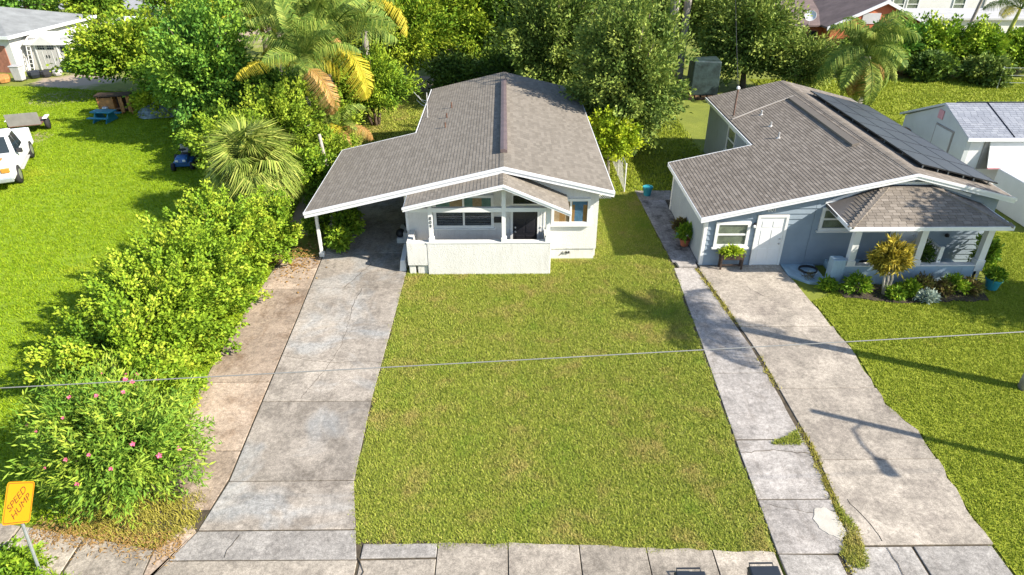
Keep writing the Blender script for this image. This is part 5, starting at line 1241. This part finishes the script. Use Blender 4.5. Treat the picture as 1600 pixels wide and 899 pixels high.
for k in range(22):
    az = rr.uniform(0, 6.28)
    place('dead_frond', rr.choice(FE['frond_dead'] if k % 3 == 0 else FEO), bigp, Matrix.Translation((21.7, 42.2, 3.0)) @ Matrix.Rotation(az, 4, 'Z') @ Matrix.Rotation(rad(rr.uniform(75, 105)), 4, 'Y') @ Matrix.Scale(rr.uniform(.6, .85), 4))
def fanpalm(label, base, zc, nf, sc, seed, skirt=10):
    rr = random.Random(seed); t_ = thing('palm_tree', label, 'palm', base, 0, 'fan palms')
    stem(t_, (base[0], base[1], -.1), (base[0], base[1], zc), .26, .2)
    for k in range(nf):
        az = rr.uniform(0, 6.28); el = 85 - 135 * ((k + .5) / nf) ** .85
        place('frond', rr.choice(FA[:2] if el > 0 else FA[1:]), t_, Matrix.Translation((base[0], base[1], zc)) @ Matrix.Rotation(az, 4, 'Z') @ Matrix.Rotation(rad(-el), 4, 'Y') @ Matrix.Rotation(rr.uniform(-.6, .6), 4, 'X') @ Matrix.Scale(sc * rr.uniform(.85, 1.15), 4))
    for k in range(skirt):
        az = rr.uniform(0, 6.28)
        place('dead_frond', rr.choice(FAD), t_, Matrix.Translation((base[0], base[1], zc - .15)) @ Matrix.Rotation(az, 4, 'Z') @ Matrix.Rotation(rad(rr.uniform(50, 80)), 4, 'Y') @ Matrix.Scale(sc * rr.uniform(.7, .95), 4))
fanpalm('bushy fan palm with drooping fronds between carport and field', (-10.15, 26.3, 0), 2.25, 104, 1.05, 1, 20)
# trees just outside the right edge that shade the porch and the lawn
tree('tree', 'leafy tree shading the porch of the blue-grey house', 'tree', (21.2, 18.6, 0), (21.2, 18.6, 5.6), (1.9, 1.7, 1.7), 90, 80, .22, .12, 'leaf_green', .16, seed=101, sigma=.24)
tree('tree', 'leafy tree shading the lawn by the blue-grey porch', 'tree', (23.5, 16.6, 0), (23.5, 16.6, 4.0), (2.6, 1.6, 1.7), 90, 70, .22, .12, 'leaf_green', .16, seed=102, sigma=.24)

# planting in front of the blue-grey porch
tree('croton_shrub', 'tall yellow and bronze croton shrub in front of the blue porch wall', 'shrub', (12.95, 19.95, 0), (12.85, 20.05, 1.36), (.56, .5, .62), 70, 50, .24, .055, 'leaf_croton', .045, 'bark_pale', None, 111, 12, stems=3, spread=.1, crown_name='foliage', sigma=.09, low=-.6, bright=.4, up=.6)
PL = 'low plants along the blue porch wall'
for k, (x, y, rx, h, mt, lb) in enumerate(((12.05, 20.1, .52, .75, 'leaf_hedge', 'yellow-green shrub left of the tall croton'), (13.75, 19.95, .36, .6, 'leaf_hedge', 'yellow-green shrub right of the tall croton'), (14.25, 20.05, .36, .7, 'leaf_red', 'dark bronze plant beside the silver plant'), (14.15, 19.55, .36, .32, 'leaf_silver', 'silvery low plant at the edge of the flower bed'),
        (14.85, 20.0, .38, .6, 'leaf_red', 'reddish plant in the middle of the flower bed'), (15.35, 20.05, .42, .75, 'leaf_hedge', 'yellow-green shrub below the porch railing'), (15.85, 20.0, .36, .6, 'leaf_red', 'dark bronze plant at the end of the flower bed'), (13.2, 19.75, .3, .35, 'leaf_bright', 'small green plant at the foot of the croton'), (11.15, 20.4, .3, .3, 'leaf_bright', 'low weed by the corner pillar of the blue porch'))):
    tree('plant', lb, 'plant', (x, y, 0), (x, y, h * .4), (rx * .92, rx * .8, h * .45), 34, 26, .16, .065, mt, .015, 'twig_brown', PL, 120 + k, 5, stems=3, spread=.05, crown_name='foliage', sigma=.07, low=-.3, bright=.35)
struct(MB().flat(rough_edge([(11.5, 19.75), (13.0, 19.4), (16.3, 19.5), (16.5, 20.6), (11.5, 20.6)], .08, .3), -.05, .015).build('flower_bed', 'mulch'))
# dark climbers inside the carport and the potted plants
for k, (x, y, z, r_, h) in enumerate(((-6.35, 23.4, 0, .42, 1.0), (-6.15, 24.4, 0, .5, 1.6), (-6.45, 25.4, 0, .5, 1.5), (-7.6, 25.0, 0, .5, 1.1))):
    lb = ('leafy plant at the foot of the front carport post', 'tall leafy plant inside the carport', 'leafy plant by the second carport post', 'dark plant outside the carport edge')[k]
    tree('plant', lb, 'plant', (x, y, z), (x, y, h * .52), (r_, r_, h * .5), 40, 34, .2, .1, 'leaf_bright', .02, 'twig_brown', 'plants in the carport', 140 + k, 6, stems=3, spread=.08, crown_name='foliage', sigma=.1, low=-.8)
def pot(label, x, y, r_, h, mat, cat='pot', plant=None, seed=1, z=0.0):
    t_ = thing('plant_pot', label, cat, (x, y, z))
    MB().lathe((x, y, z), [(r_ * .7, 0), (r_ * .95, h * .85), (r_ * 1.08, h * .86), (r_ * 1.08, h), (r_ * .95, h), (r_ * .9, h * .88)], 16).build('pot', mat, t_, smooth=False)
    if plant:
        me, tip, st = spray_mesh('plant', (x, y, z), (x, y, z + h + plant[1] * .4), (plant[0], plant[0], plant[1] * .6), 30, 24, .18, .06, plant[2], sigma=.07, low=-.3, rg=np.random.default_rng(seed))
        np_obj('plant', me, t_)
    return t_
pot('teal plastic pot on the side path', 6.42, 28.75, .22, .42, 'teal_plastic')
pot('terracotta pot with spiky plant against the grey side wall', 6.95, 23.7, .2, .3, 'terracotta', plant=(.28, .55, 'leaf_bright'), seed=2)
pot('small turquoise pot with trailing plant against the grey side wall', 6.93, 24.5, .15, .25, 'turquoise_plastic', plant=(.25, .5, 'leaf_red'), seed=3)
pot('blue-grey tub at the right end of the blue porch', 16.85, 20.3, .26, .4, 'teal_plastic', plant=(.2, .3, 'leaf_bright'), seed=4)
pot('potted plant on the porch beside the railing', 14.75, 21.3, .2, .3, 'terracotta', plant=(.4, .6, 'leaf_dark'), seed=5, z=.35)
tree('plant', 'leafy plant behind the right porch post of the blue-grey house', 'plant', (17.0, 21.3, 0), (17.0, 21.3, .9), (.35, .5, .8), 40, 30, .2, .1, 'leaf_bright', .02, 'twig_brown', None, 150, 6, crown_name='foliage', sigma=.1, low=-.8)
pb = thing('planter_stand', 'dark wooden planter on legs with yellow plants under the white window', 'planter', (8.2, 21.9, 0))
MB().box(7.78, 8.62, 21.72, 22.0, .40, .62).build('planter_box', 'dark_wood', pb, bevel=.01)
for xx in (7.79, 8.55):
    for yy in (21.73, 21.94): B('leg', 'dark_wood', pb, xx, xx + .06, yy, yy + .05, .0, .40)
B('stretcher', 'dark_wood', pb, 7.85, 8.55, 21.82, 21.86, .12, .16)
me, tip, st = spray_mesh('plant', (8.2, 21.85, .5), (8.2, 21.85, .66), (.46, .16, .2), 40, 22, .15, .05, 'leaf_lime', sigma=.06, low=-.2, rg=np.random.default_rng(9)); np_obj('plant', me, pb)

# ------------------------------------------------------------------ street furniture, vehicles and small things
SG = thing('road_sign', 'yellow diamond SPEED HUMP sign on a steel post', 'sign', (-9.36, 9.0, 0))
c0 = Vector((-9.06, 9.02, 2.16)); hv = Vector((-.03, 1.0, 0)).normalized(); up = Vector((-.02, 0, 1)).normalized(); nrm = hv.cross(up).normalized()
m = MB(); R_ = .535; th = .002
def rounded_diamond(R_, rc=.07):
    out = []
    for k in range(4):
        a = rad(90 * k - 90); 
        cpt = (math.cos(a) * (R_ - rc * 1.414), math.sin(a) * (R_ - rc * 1.414))
        for j in range(5): b_ = a + rad(-45 + 22.5 * j); out.append((cpt[0] + rc * math.cos(b_), cpt[1] + rc * math.sin(b_)))
    return out
dia = rounded_diamond(R_)
m.prism([c0 + hv * x + up * y - nrm * th for x, y in dia], [c0 + hv * x + up * y + nrm * th for x, y in dia]); plate = m.build('plate', 'sign_yellow', SG)
ro = rounded_diamond(R_ - .03, .055); ri = rounded_diamond(R_ - .048, .045)
m = MB()
for k in range(len(ro)):
    j = (k + 1) % len(ro); q = [ro[k], ro[j], ri[j], ri[k]]; m.quad(*[c0 + hv * x + up * y + nrm * (th + .002) for x, y in q])
m.build('border', 'sign_ink', plate)
fr = Matrix(((hv.x, up.x, nrm.x, 0), (hv.y, up.y, nrm.y, 0), (hv.z, up.z, nrm.z, 0), (0, 0, 0, 1)))
for s_, dz in (('SPEED', .10), ('HUMP', -.10)):
    place('lettering', text_mesh(s_, .205, .001, 'sign_ink'), plate, Matrix.Translation(c0 + up * dz + nrm * (th + .003)) @ fr)
m = MB(); pb_ = Vector((-9.36, 9.0, -.1)); pt_ = c0 + up * .35 - nrm * .03
m.tube([pb_, pt_], .03, 8); m.build('post', 'galvanised', SG)

LMP = thing('street_light', 'thin steel street light pole casting a long shadow on the drive', 'lamp', (16.0, 10.6, 0))
m = MB(); m.tube([(16.0, 10.6, -.1), (16.0, 10.6, 5.75)], [.12, .09], 10); m.build('pole', 'galvanised', LMP)
m = MB(); m.tube([(16.0, 10.55, 4.95), (16.0, 10.2, 5.2), (16.05, 9.6, 5.25), (16.1, 9.15, 5.2)], .03, 8); m.build('arm', 'galvanised', LMP)
m = MB(); m.hexa([(15.97, 8.6, 5.08), (16.27, 8.6, 5.08), (16.23, 9.2, 5.12), (16.01, 9.2, 5.12), (16.02, 8.65, 5.24), (16.22, 8.65, 5.24), (16.18, 9.2, 5.24), (16.06, 9.2, 5.24)]); m.build('lamp_head', 'grey_plastic', LMP, bevel=.03)

def wire(label, a, b_, sag, r_, mat='wire_grey', n=30):
    a, b_ = Vector(a), Vector(b_); m = MB()
    m.tube([a + (b_ - a) * (k / n) - Vector((0, 0, sag * 4 * (k / n) * (1 - k / n))) for k in range(n + 1)], r_, 6, cap=True)
    return tag(m.build('overhead_wire', mat, smooth=True), label, 'wire')
wire('grey overhead wire crossing above the front lawn', (-46.5, 7.0, 4.46), (46.5, 7.0, 10.05), 0.42, .0075)
wire('thin service wire running up from the blue-grey house mast', (10.68, 31.45, zb(10.66) + 1.27), (17.6, 58.0, 8.6), .3, .014, 'dark_rubber')
wire('thin service wire along the roof of the blue-grey house', (10.55, 31.2, zb(10.55) + .08), (10.68, 31.45, zb(10.66) + 1.25), .05, .012, 'dark_rubber', 6)

# wheeled bins at the kerb
def bin_(label, x, y):
    t_ = thing('trash_bin', label, 'bin', (x, y, 0), 0, 'wheeled bins at the kerb')
    MB().hexa([(x - .22, y - .26, .04), (x + .22, y - .26, .04), (x + .22, y + .20, .04), (x - .22, y + .20, .04), (x - .28, y - .34, .95), (x + .28, y - .34, .95), (x + .28, y + .27, .95), (x - .28, y + .27, .95)]).build('bin_body', 'bin_blue', t_, bevel=.02)
    l = MB(); l.hexa([(x - .30, y - .37, .951), (x + .30, y - .37, .951), (x + .30, y + .28, .951), (x - .30, y + .28, .951), (x - .27, y - .33, 1.03), (x + .27, y - .33, 1.03), (x + .27, y + .24, 1.05), (x - .27, y + .24, 1.05)]); l.build('lid', 'bin_blue', t_, bevel=.02)
    m = MB(); m.tube([(x - .22, y + .27, .93), (x - .22, y + .36, .97), (x + .22, y + .36, .97), (x + .22, y + .27, .93)], .018, 6); m.build('handle', 'bin_blue', t_)
    for s_ in (-1, 1):
        m = MB(); m.tube([(x + s_ * .23, y + .22, .12), (x + s_ * .29, y + .22, .12)], .12, 14); m.build('wheel', 'tyre', t_)
bin_('dark blue wheeled bin on the sidewalk in front of the white house', 3.40, 8.02)
bin_('dark blue wheeled bin beside the neighbour drive', 4.80, 8.12)

# chain-link fence, lattice and gate post between the houses
CF = thing('chain_link_fence', 'chain-link fence beside the lime yellow tree', 'fence', (5.45, 29.2, 0))
m = MB(); yA, yB = 29.2, 33.5
for k in range(44):
    for s_ in (-1, 1):
        y0 = yA + k * .1; y1 = y0 + s_ * 1.25
        z0, z1 = 0.02, 1.27
        if y1 < yA: z1 = z0 + (y0 - yA) / 1.25 * 1.25; y1 = yA
        if y1 > yB: z1 = z0 + (yB - y0) / 1.25 * 1.25; y1 = yB
        m.hexa([(5.447, y0 - .002, z0), (5.453, y0 - .002, z0), (5.453, y0 + .002, z0), (5.447, y0 + .002, z0), (5.447, y1 - .002, z1), (5.453, y1 - .002, z1), (5.453, y1 + .002, z1), (5.447, y1 + .002, z1)])
stuff(m.build('wire_mesh', 'pipe_grey', CF))
for yy in (29.2, 31.3, 33.5):
    m = MB(); m.tube([(5.45, yy, -.1), (5.45, yy, 1.35)], .03, 8); m.build('post', 'white_paint', CF)
m = MB(); m.tube([(5.45, yA, 1.28), (5.45, yB, 1.28)], .02, 6); m.build('top_rail', 'galvanised', CF)
LT = thing('lattice_panel', 'white lattice panel leaning by the corner of the white house', 'lattice', (4.4, 28.4, 0))
for k in range(-7, 11):
    for s_ in (-1, 1):
        x0 = 3.95 + k * .10
        a = [(x0 + t_ * .75 * s_, t_ * .75) for t_ in np.linspace(0, 1, 9)]; a = [p for p in a if 3.95 <= p[0] <= 4.75]
        if len(a) < 2: continue
        (xa, za), (xb, zb_) = a[0], a[-1]; yy = 28.4 + (.008 if s_ > 0 else 0)
        MB().hexa([(xa - .02, yy, za), (xa + .02, yy, za), (xa + .02, yy + .007, za), (xa - .02, yy + .007, za), (xb - .02, yy, zb_), (xb + .02, yy, zb_), (xb + .02, yy + .007, zb_), (xb - .02, yy + .007, zb_)]).build('slat', 'white_paint', LT)
# wire fence at the back lawn
WF = thing('wire_fence', 'wire fence with thin steel posts at the back lawn', 'fence', (33.5, 47, 0))
for k in range(4):
    m = MB(); m.tube([(34.2 + k * 1.9, 47.6 - k * .1, -.1), (34.2 + k * 1.9, 47.6 - k * .1, 1.5)], .03, 6); m.build('post', 'galvanised', WF)
for z_ in (.4, .9, 1.4):
    m = MB(); m.tube([(34.2, 47.6, z_), (39.9, 47.3, z_)], .012, 5); m.build('wire', 'galvanised', WF)

# hose and lamp on the blue patio
m = MB(); pts = [(10.95 + .32 * math.cos(a) * (1 + .06 * math.sin(3 * a)), 21.55 + .28 * math.sin(a), .055 + .035 * (a / 6.28 % 1) + .02 * int(a / 6.28)) for a in np.linspace(0, 6.28 * 3.6, 70)]
m.tube(pts, .018, 6); tag(m.build('garden_hose', 'dark_rubber', smooth=True), 'coiled black garden hose on the blue patio', 'hose')
tree('plant', 'small dried weed on the blue patio', 'plant', (10.75, 21.0, .03), (10.75, 21.0, .1), (.2, .2, .12), 14, 10, .14, .02, 'leaf_red', .008, 'twig_brown', None, 160, 4, crown_name='foliage', sigma=.04)
m = MB(); m.lathe((12.85, 21.2, .35), [(.3, 0), (.34, .06), (.3, .16), (.12, .2)], 14); tag(m.build('dog_bed', 'dark_rubber', smooth=True), 'round black cushion on the blue porch', 'cushion')
# black bags on the carport step
for k, (x, y, z, s_) in enumerate(((-4.12, 24.25, .22, .2), (-3.8, 24.6, .45, .22))):
    m = MB(); m.lathe((x, y, z), [(s_ * .8, 0), (s_, s_ * .5), (s_ * .8, s_ * 1.1), (s_ * .25, s_ * 1.5)], 9); tag(m.build('trash_bag', 'black_metal', smooth=True), ('black bag on the lower carport step', 'black bag on the upper carport step')[k], 'bag')
for k in range(4):
    m = MB(); x0 = -6.3 + k * .7; m.hexa([(x0, 29.5, 0), (x0 + .55, 29.6, 0), (x0 + .55, 29.75, 0), (x0, 29.65, 0), (x0, 29.7, .5 + .1 * k), (x0 + .55, 29.8, .5 + .08 * k), (x0 + .55, 29.95, .5), (x0, 29.85, .5)]); tag(m.build('old_board', 'wood_brown'), ('weathered brown board standing behind the carport', 'tall brown board behind the carport', 'brown board behind the carport next to the house', 'widest brown board behind the carport')[k], 'board', 'boards behind the carport')
# leaf litter on the tan strip
rg = np.random.default_rng(77); n = 420
px = rg.normal(-7.7, .45, n); py = rg.normal(22.9, .9, n); a = rg.uniform(0, 6.28, n); s_ = rg.uniform(.03, .08, n)
cxy = np.stack([px, py], 1); d = np.stack([np.cos(a), np.sin(a)], 1) * s_[:, None]; e = np.stack([-d[:, 1], d[:, 0]], 1) * .5
V = np.stack([np.c_[cxy - d, np.full(n, .012)], np.c_[cxy + e, np.full(n, .03)], np.c_[cxy + d, np.full(n, .014)], np.c_[cxy - e, np.full(n, .03)]], 1).reshape(-1, 3)
o = stuff(np_obj('leaf_litter', np_mesh('leaf_litter', V, 4, np.repeat(rg.uniform(0, 1, n), 4), 'frond_dead'))); tag(o, 'brown fallen leaves beside the front carport post', 'leaves')
n = 1500; px = rg.uniform(-10.3, -6.9, n); py = 10.2 - (px + 9.8) * .16 + rg.normal(0, .2, n); a = rg.uniform(0, 6.28, n); s_ = rg.uniform(.02, .06, n)
cxy = np.stack([px, py], 1); d = np.stack([np.cos(a), np.sin(a)], 1) * s_[:, None]; e = np.stack([-d[:, 1], d[:, 0]], 1) * .22
V = np.stack([np.c_[cxy - d, np.full(n, .010)], np.c_[cxy + e, np.full(n, .02)], np.c_[cxy + d, np.full(n, .012)], np.c_[cxy - e, np.full(n, .02)]], 1).reshape(-1, 3)
o = stuff(np_obj('leaf_litter', np_mesh('leaf_litter', V, 4, np.repeat(rg.uniform(0, 1, n), 4), 'frond_dead'))); tag(o, 'straw and dead leaves swept along the old sidewalk', 'leaves')

# white pickup at the left edge
TR_ = thing('pickup_truck', 'white pickup truck parked on the green field', 'truck', (-24.6, 32.0, 0), rad(23.8)); TR_.scale = (1.1, 1.1, 1.1)
def TB2(name, mat, pts=None, box=None, parent=TR_, bevel=.05, smooth=False):
    m = MB(); m.hexa(pts) if pts else m.box(*box)
    o = bpy.data.objects.new(name, m.mesh(name, mat)); COL.objects.link(o); o.parent = parent
    if bevel:
        b = o.modifiers.new('bevel', 'BEVEL'); b.width = bevel; b.segments = 3; b.limit_method = 'ANGLE'
    return o
def tap(x, y0, y1, z0, z1, xt, yt0, yt1): return [(-x, y0, z0), (x, y0, z0), (x, y1, z0), (-x, y1, z0), (-xt, yt0, z1), (xt, yt0, z1), (xt, yt1, z1), (-xt, yt1, z1)]
TB2('body', 'car_white', tap(.98, -2.75, .75, .42, 1.02, .95, -2.65, .75), bevel=.12)
TB2('hood', 'car_white', tap(.93, -2.62, -1.05, 1.0, 1.16, .86, -2.45, -1.0), bevel=.06)
TB2('cab', 'car_white', tap(.95, -1.25, .70, 1.0, 1.78, .74, -.55, .55), bevel=.08)
bed = TB2('cargo_bed', 'car_white', box=(-.98, .98, .78, 2.75, .42, .75), bevel=.04)
for x0, x1 in ((-.98, -.86), (.86, .98)): TB2('bed_side', 'car_white', box=(x0, x1, .78, 2.75, .74, 1.15), parent=bed, bevel=.03)
TB2('tailgate', 'car_white', box=(-.86, .86, 2.66, 2.75, .74, 1.12), parent=bed, bevel=.03)
TB2('tonneau_cover', 'car_white', box=(-.90, .90, .80, 2.70, 1.10, 1.18), parent=bed, bevel=.05)
TB2('windscreen', 'car_glass', [(-.80, -1.245, 1.06), (.80, -1.245, 1.06), (.80, -1.20, 1.06), (-.80, -1.20, 1.06), (-.66, -.62, 1.72), (.66, -.62, 1.72), (.66, -.57, 1.72), (-.66, -.57, 1.72)], bevel=0)
for s_ in (-1, 1):
    a = lambda x, y, z: (s_ * x, y, z)
    for (y0, y1, yt0, yt1) in ((-.98, -.22, -.45, -.2), (-.12, .55, -.1, .42)):
        TB2('side_window', 'car_glass', [a(.965, y0, 1.08), a(.965, y1, 1.08), a(.93, y1, 1.08), a(.93, y0, 1.08), a(.79, yt0, 1.68), a(.79, yt1, 1.68), a(.75, yt1, 1.68), a(.75, yt0, 1.68)], bevel=0)
    TB2('mirror', 'black_metal', box=(min(s_ * .98, s_ * 1.2), max(s_ * .98, s_ * 1.2), -.95, -.82, 1.05, 1.25), bevel=.04)
    TB2('headlight', 'amber', box=(min(s_ * .58, s_ * .9), max(s_ * .58, s_ * .9), -2.76, -2.62, .78, .97), bevel=.03)
    TB2('door_seam', 'grey_plastic', box=(min(s_ * .972, s_ * .984), max(s_ * .972, s_ * .984), -.18, -.16, .5, 1.0), bevel=0)
    TB2('running_board', 'grey_plastic', box=(min(s_ * .9, s_ * 1.05), max(s_ * .9, s_ * 1.05), -1.1, .8, .36, .42), bevel=.01)
    for yy in (-1.75, 1.75):
        m = MB(); m.tube([(s_ * .78, yy, .38), (s_ * 1.0, yy, .38)], .38, 20); w_ = bpy.data.objects.new('wheel', m.mesh('wheel', 'tyre', True)); COL.objects.link(w_); w_.parent = TR_
        m = MB(); m.tube([(s_ * .99, yy, .38), (s_ * 1.01, yy, .38)], .22, 14); r_ = bpy.data.objects.new('rim', m.mesh('rim', 'rim')); COL.objects.link(r_); r_.parent = w_
TB2('bumper', 'galvanised', box=(-.95, .95, -2.86, -2.70, .40, .62), bevel=.05)
TB2('grille', 'black_metal', box=(-.5, .5, -2.77, -2.70, .66, .96), bevel=.02)
TB2('hood_decal', 'amber', box=(.2, .62, -2.2, -1.85, 1.158, 1.172), bevel=0)
UT = thing('utility_trailer', 'small rusty utility trailer behind the white pickup', 'trailer', (-27.2, 38.6, 0), rad(20))
TB2('deck', 'rust', box=(-.8, .8, -.6, 1.0, .45, .52), parent=UT, bevel=.01)
TB2('ramp', 'soffit', [(-.8, -.6, .5), (.8, -.6, .5), (.8, -.55, .5), (-.8, -.55, .5), (-.8, -.75, 1.2), (.8, -.75, 1.2), (.8, -.7, 1.2), (-.8, -.7, 1.2)], parent=UT, bevel=0)
for s_ in (-1, 1):
    m = MB(); m.tube([(s_ * .82, .2, .32), (s_ * 1.0, .2, .32)], .32, 16); w_ = bpy.data.objects.new('wheel', m.mesh('wheel', 'tyre', True)); COL.objects.link(w_); w_.parent = UT
    TB2('mudguard', 'white_paint', box=(min(s_ * .8, s_ * 1.05), max(s_ * .8, s_ * 1.05), -.2, .6, .66, .72), parent=UT, bevel=.03)
# riding mower
MW = thing('riding_mower', 'blue riding mower on the shaded edge of the field', 'mower', (-15.95, 32.7, 0), rad(10))
TB2('deck', 'blue_plastic', box=(-.45, .45, -.5, .45, .15, .42), parent=MW, bevel=.08)
TB2('hood', 'blue_plastic', tap(.32, -.75, -.1, .40, .68, .25, -.68, -.12), parent=MW, bevel=.07)
TB2('seat', 'dark_rubber', box=(-.22, .22, .15, .55, .42, .58), parent=MW, bevel=.06); TB2('backrest', 'grey_plastic', box=(-.22, .22, .5, .6, .55, .98), parent=MW, bevel=.05)
m = MB(); m.tube([(0, -.1, .6), (0, .05, .85)], .02, 6); m.lathe((0, .05, .85), [(.17, 0), (.18, .02), (.16, .03), (.15, .01)], 14); o = bpy.data.objects.new('steering_wheel', m.mesh('steering_wheel', 'black_metal')); COL.objects.link(o); o.parent = MW
for s_ in (-1, 1):
    for yy, rr_ in ((-.5, .19), (.4, .26)):
        m = MB(); m.tube([(s_ * .36, yy, rr_), (s_ * .52, yy, rr_)], rr_, 14); o = bpy.data.objects.new('wheel', m.mesh('wheel', 'tyre', True)); COL.objects.link(o); o.parent = MW
    TB2('headlight', 'white_paint', box=(min(s_ * .1, s_ * .24), max(s_ * .1, s_ * .24), -.77, -.72, .5, .6), parent=MW, bevel=.02)
# wooden play kitchen, turquoise seesaw, covered jet ski
WK = thing('play_kitchen', 'orange wooden play kitchen with dark top on the field', 'play kitchen', (-23.9, 42.2, 0), rad(8))
for (a0, a1) in ((-.95, -.87), (-.10, -.04), (.28, .34), (.87, .95)): TB2('panel', 'wood_orange', box=(a0, a1, -.3, .3, 0, 1.1), parent=WK, bevel=.01)
TB2('back_panel', 'dark_wood', box=(-.87, .87, .24, .30, .05, 1.1), parent=WK, bevel=0); TB2('counter_top', 'dark_wood', box=(-1.02, 1.02, -.4, .38, 1.1, 1.2), parent=WK, bevel=.01)
TB2('front_panel', 'wood_orange', box=(-.86, -.11, -.28, -.24, .35, 1.02), parent=WK, bevel=.01); TB2('shelf', 'wood_brown', box=(-.86, .86, -.28, .23, .3, .35), parent=WK, bevel=0)
TB2('front_panel', 'wood_orange', box=(.35, .5, -.29, -.25, .1, 1.05), parent=WK, bevel=.01); TB2('front_panel', 'wood_orange', box=(.72, .86, -.29, -.25, .1, 1.05), parent=WK, bevel=.01)
m = MB(); m.lathe((-.5, -.4, .38), [(.05, 0), (.18, .03), (.2, .14), (.1, .2)], 12); tag(m.build('steel_bowl', 'galvanised', smooth=True), 'grey bowl on the shelf of the wooden play kitchen', 'bowl').location = (-23.9, 42.2, -.05)
SS = thing('picnic_table', 'turquoise plastic kids picnic table in front of the play kitchen', 'table', (-23.9, 40.6, 0), rad(-6))
TB2('table_top', 'turquoise_plastic', box=(-.65, .65, -.35, .35, .52, .60), parent=SS, bevel=.03)
for yy in (-.62, .62): TB2('bench', 'turquoise_plastic', box=(-.65, .65, yy - .13, yy + .13, .28, .34), parent=SS, bevel=.03)
for xx in (-.4, .4):
    TB2('leg', 'turquoise_plastic', [(xx - .04, -.6, 0), (xx + .04, -.6, 0), (xx + .04, .6, 0), (xx - .04, .6, 0), (xx - .04, -.2, .52), (xx + .04, -.2, .52), (xx + .04, .2, .52), (xx - .04, .2, .52)], parent=SS, bevel=0)
JS = MB(); prof = [(-1.1, .25, .3), (-.7, .55, .62), (-.2, .6, .75), (.1, .55, 1.0), (.5, .58, .8), (1.0, .5, .72), (1.35, .3, .4)]
rings = []
for (x, w_, h_) in prof: rings.append([(x, w_ * math.cos(a) * (1 + .08 * math.sin(5 * a + x * 3)), max(0, h_ * math.sin(a))) for a in np.linspace(0, math.pi, 12)])
for k in range(len(rings) - 1):
    for j in range(11): JS.quad(rings[k][j], rings[k + 1][j], rings[k + 1][j + 1], rings[k][j + 1])
JS.poly(rings[0]); JS.poly(rings[-1][::-1])
o = tag(JS.build('covered_boat', 'tarp_grey'), 'small boat under a grey-green cover at the edge of the shrubs', 'boat'); o.location = (-21.2, 41.6, 0); o.rotation_euler = (0, 0, rad(10))
# dark covered box behind the blue-grey house
DB = thing('covered_crate', 'tall dark tarp-covered crate on a pallet behind the houses', 'crate', (13.0, 45.6, 0))
m = MB(); m.hexa([(12.15, 45.0, .25), (14.0, 45.0, .25), (14.0, 46.4, .25), (12.15, 46.4, .25), (12.2, 45.05, 2.45), (13.98, 45.02, 2.4), (13.95, 46.35, 2.5), (12.2, 46.35, 2.42)]); m.build('tarp_cover', 'tarp_dark', DB, bevel=.07)
for k in range(5): B('pallet_board', 'wood_brown', DB, 12.1 + k * .4, 12.4 + k * .4, 44.9, 46.5, .16, .248)
for k in range(3): B('pallet_bearer', 'dark_wood', DB, 12.1, 14.05, 44.95 + k * .65, 45.1 + k * .65, 0, .158)
B('paving_block', 'house_white', DB, 13.2, 14.4, 44.3, 44.6, 0, .12)
# leaning pale pole at the left of the carport
m = MB(); m.tube([(-8.2, 30.4, -.05), (-8.4, 30.5, 1.4), (-8.5, 30.6, 2.3)], [.1, .08, .07], 8); tag(m.build('tree_stump', 'bark_pale', smooth=True), 'pale bare trunk standing left of the carport roof', 'stump')
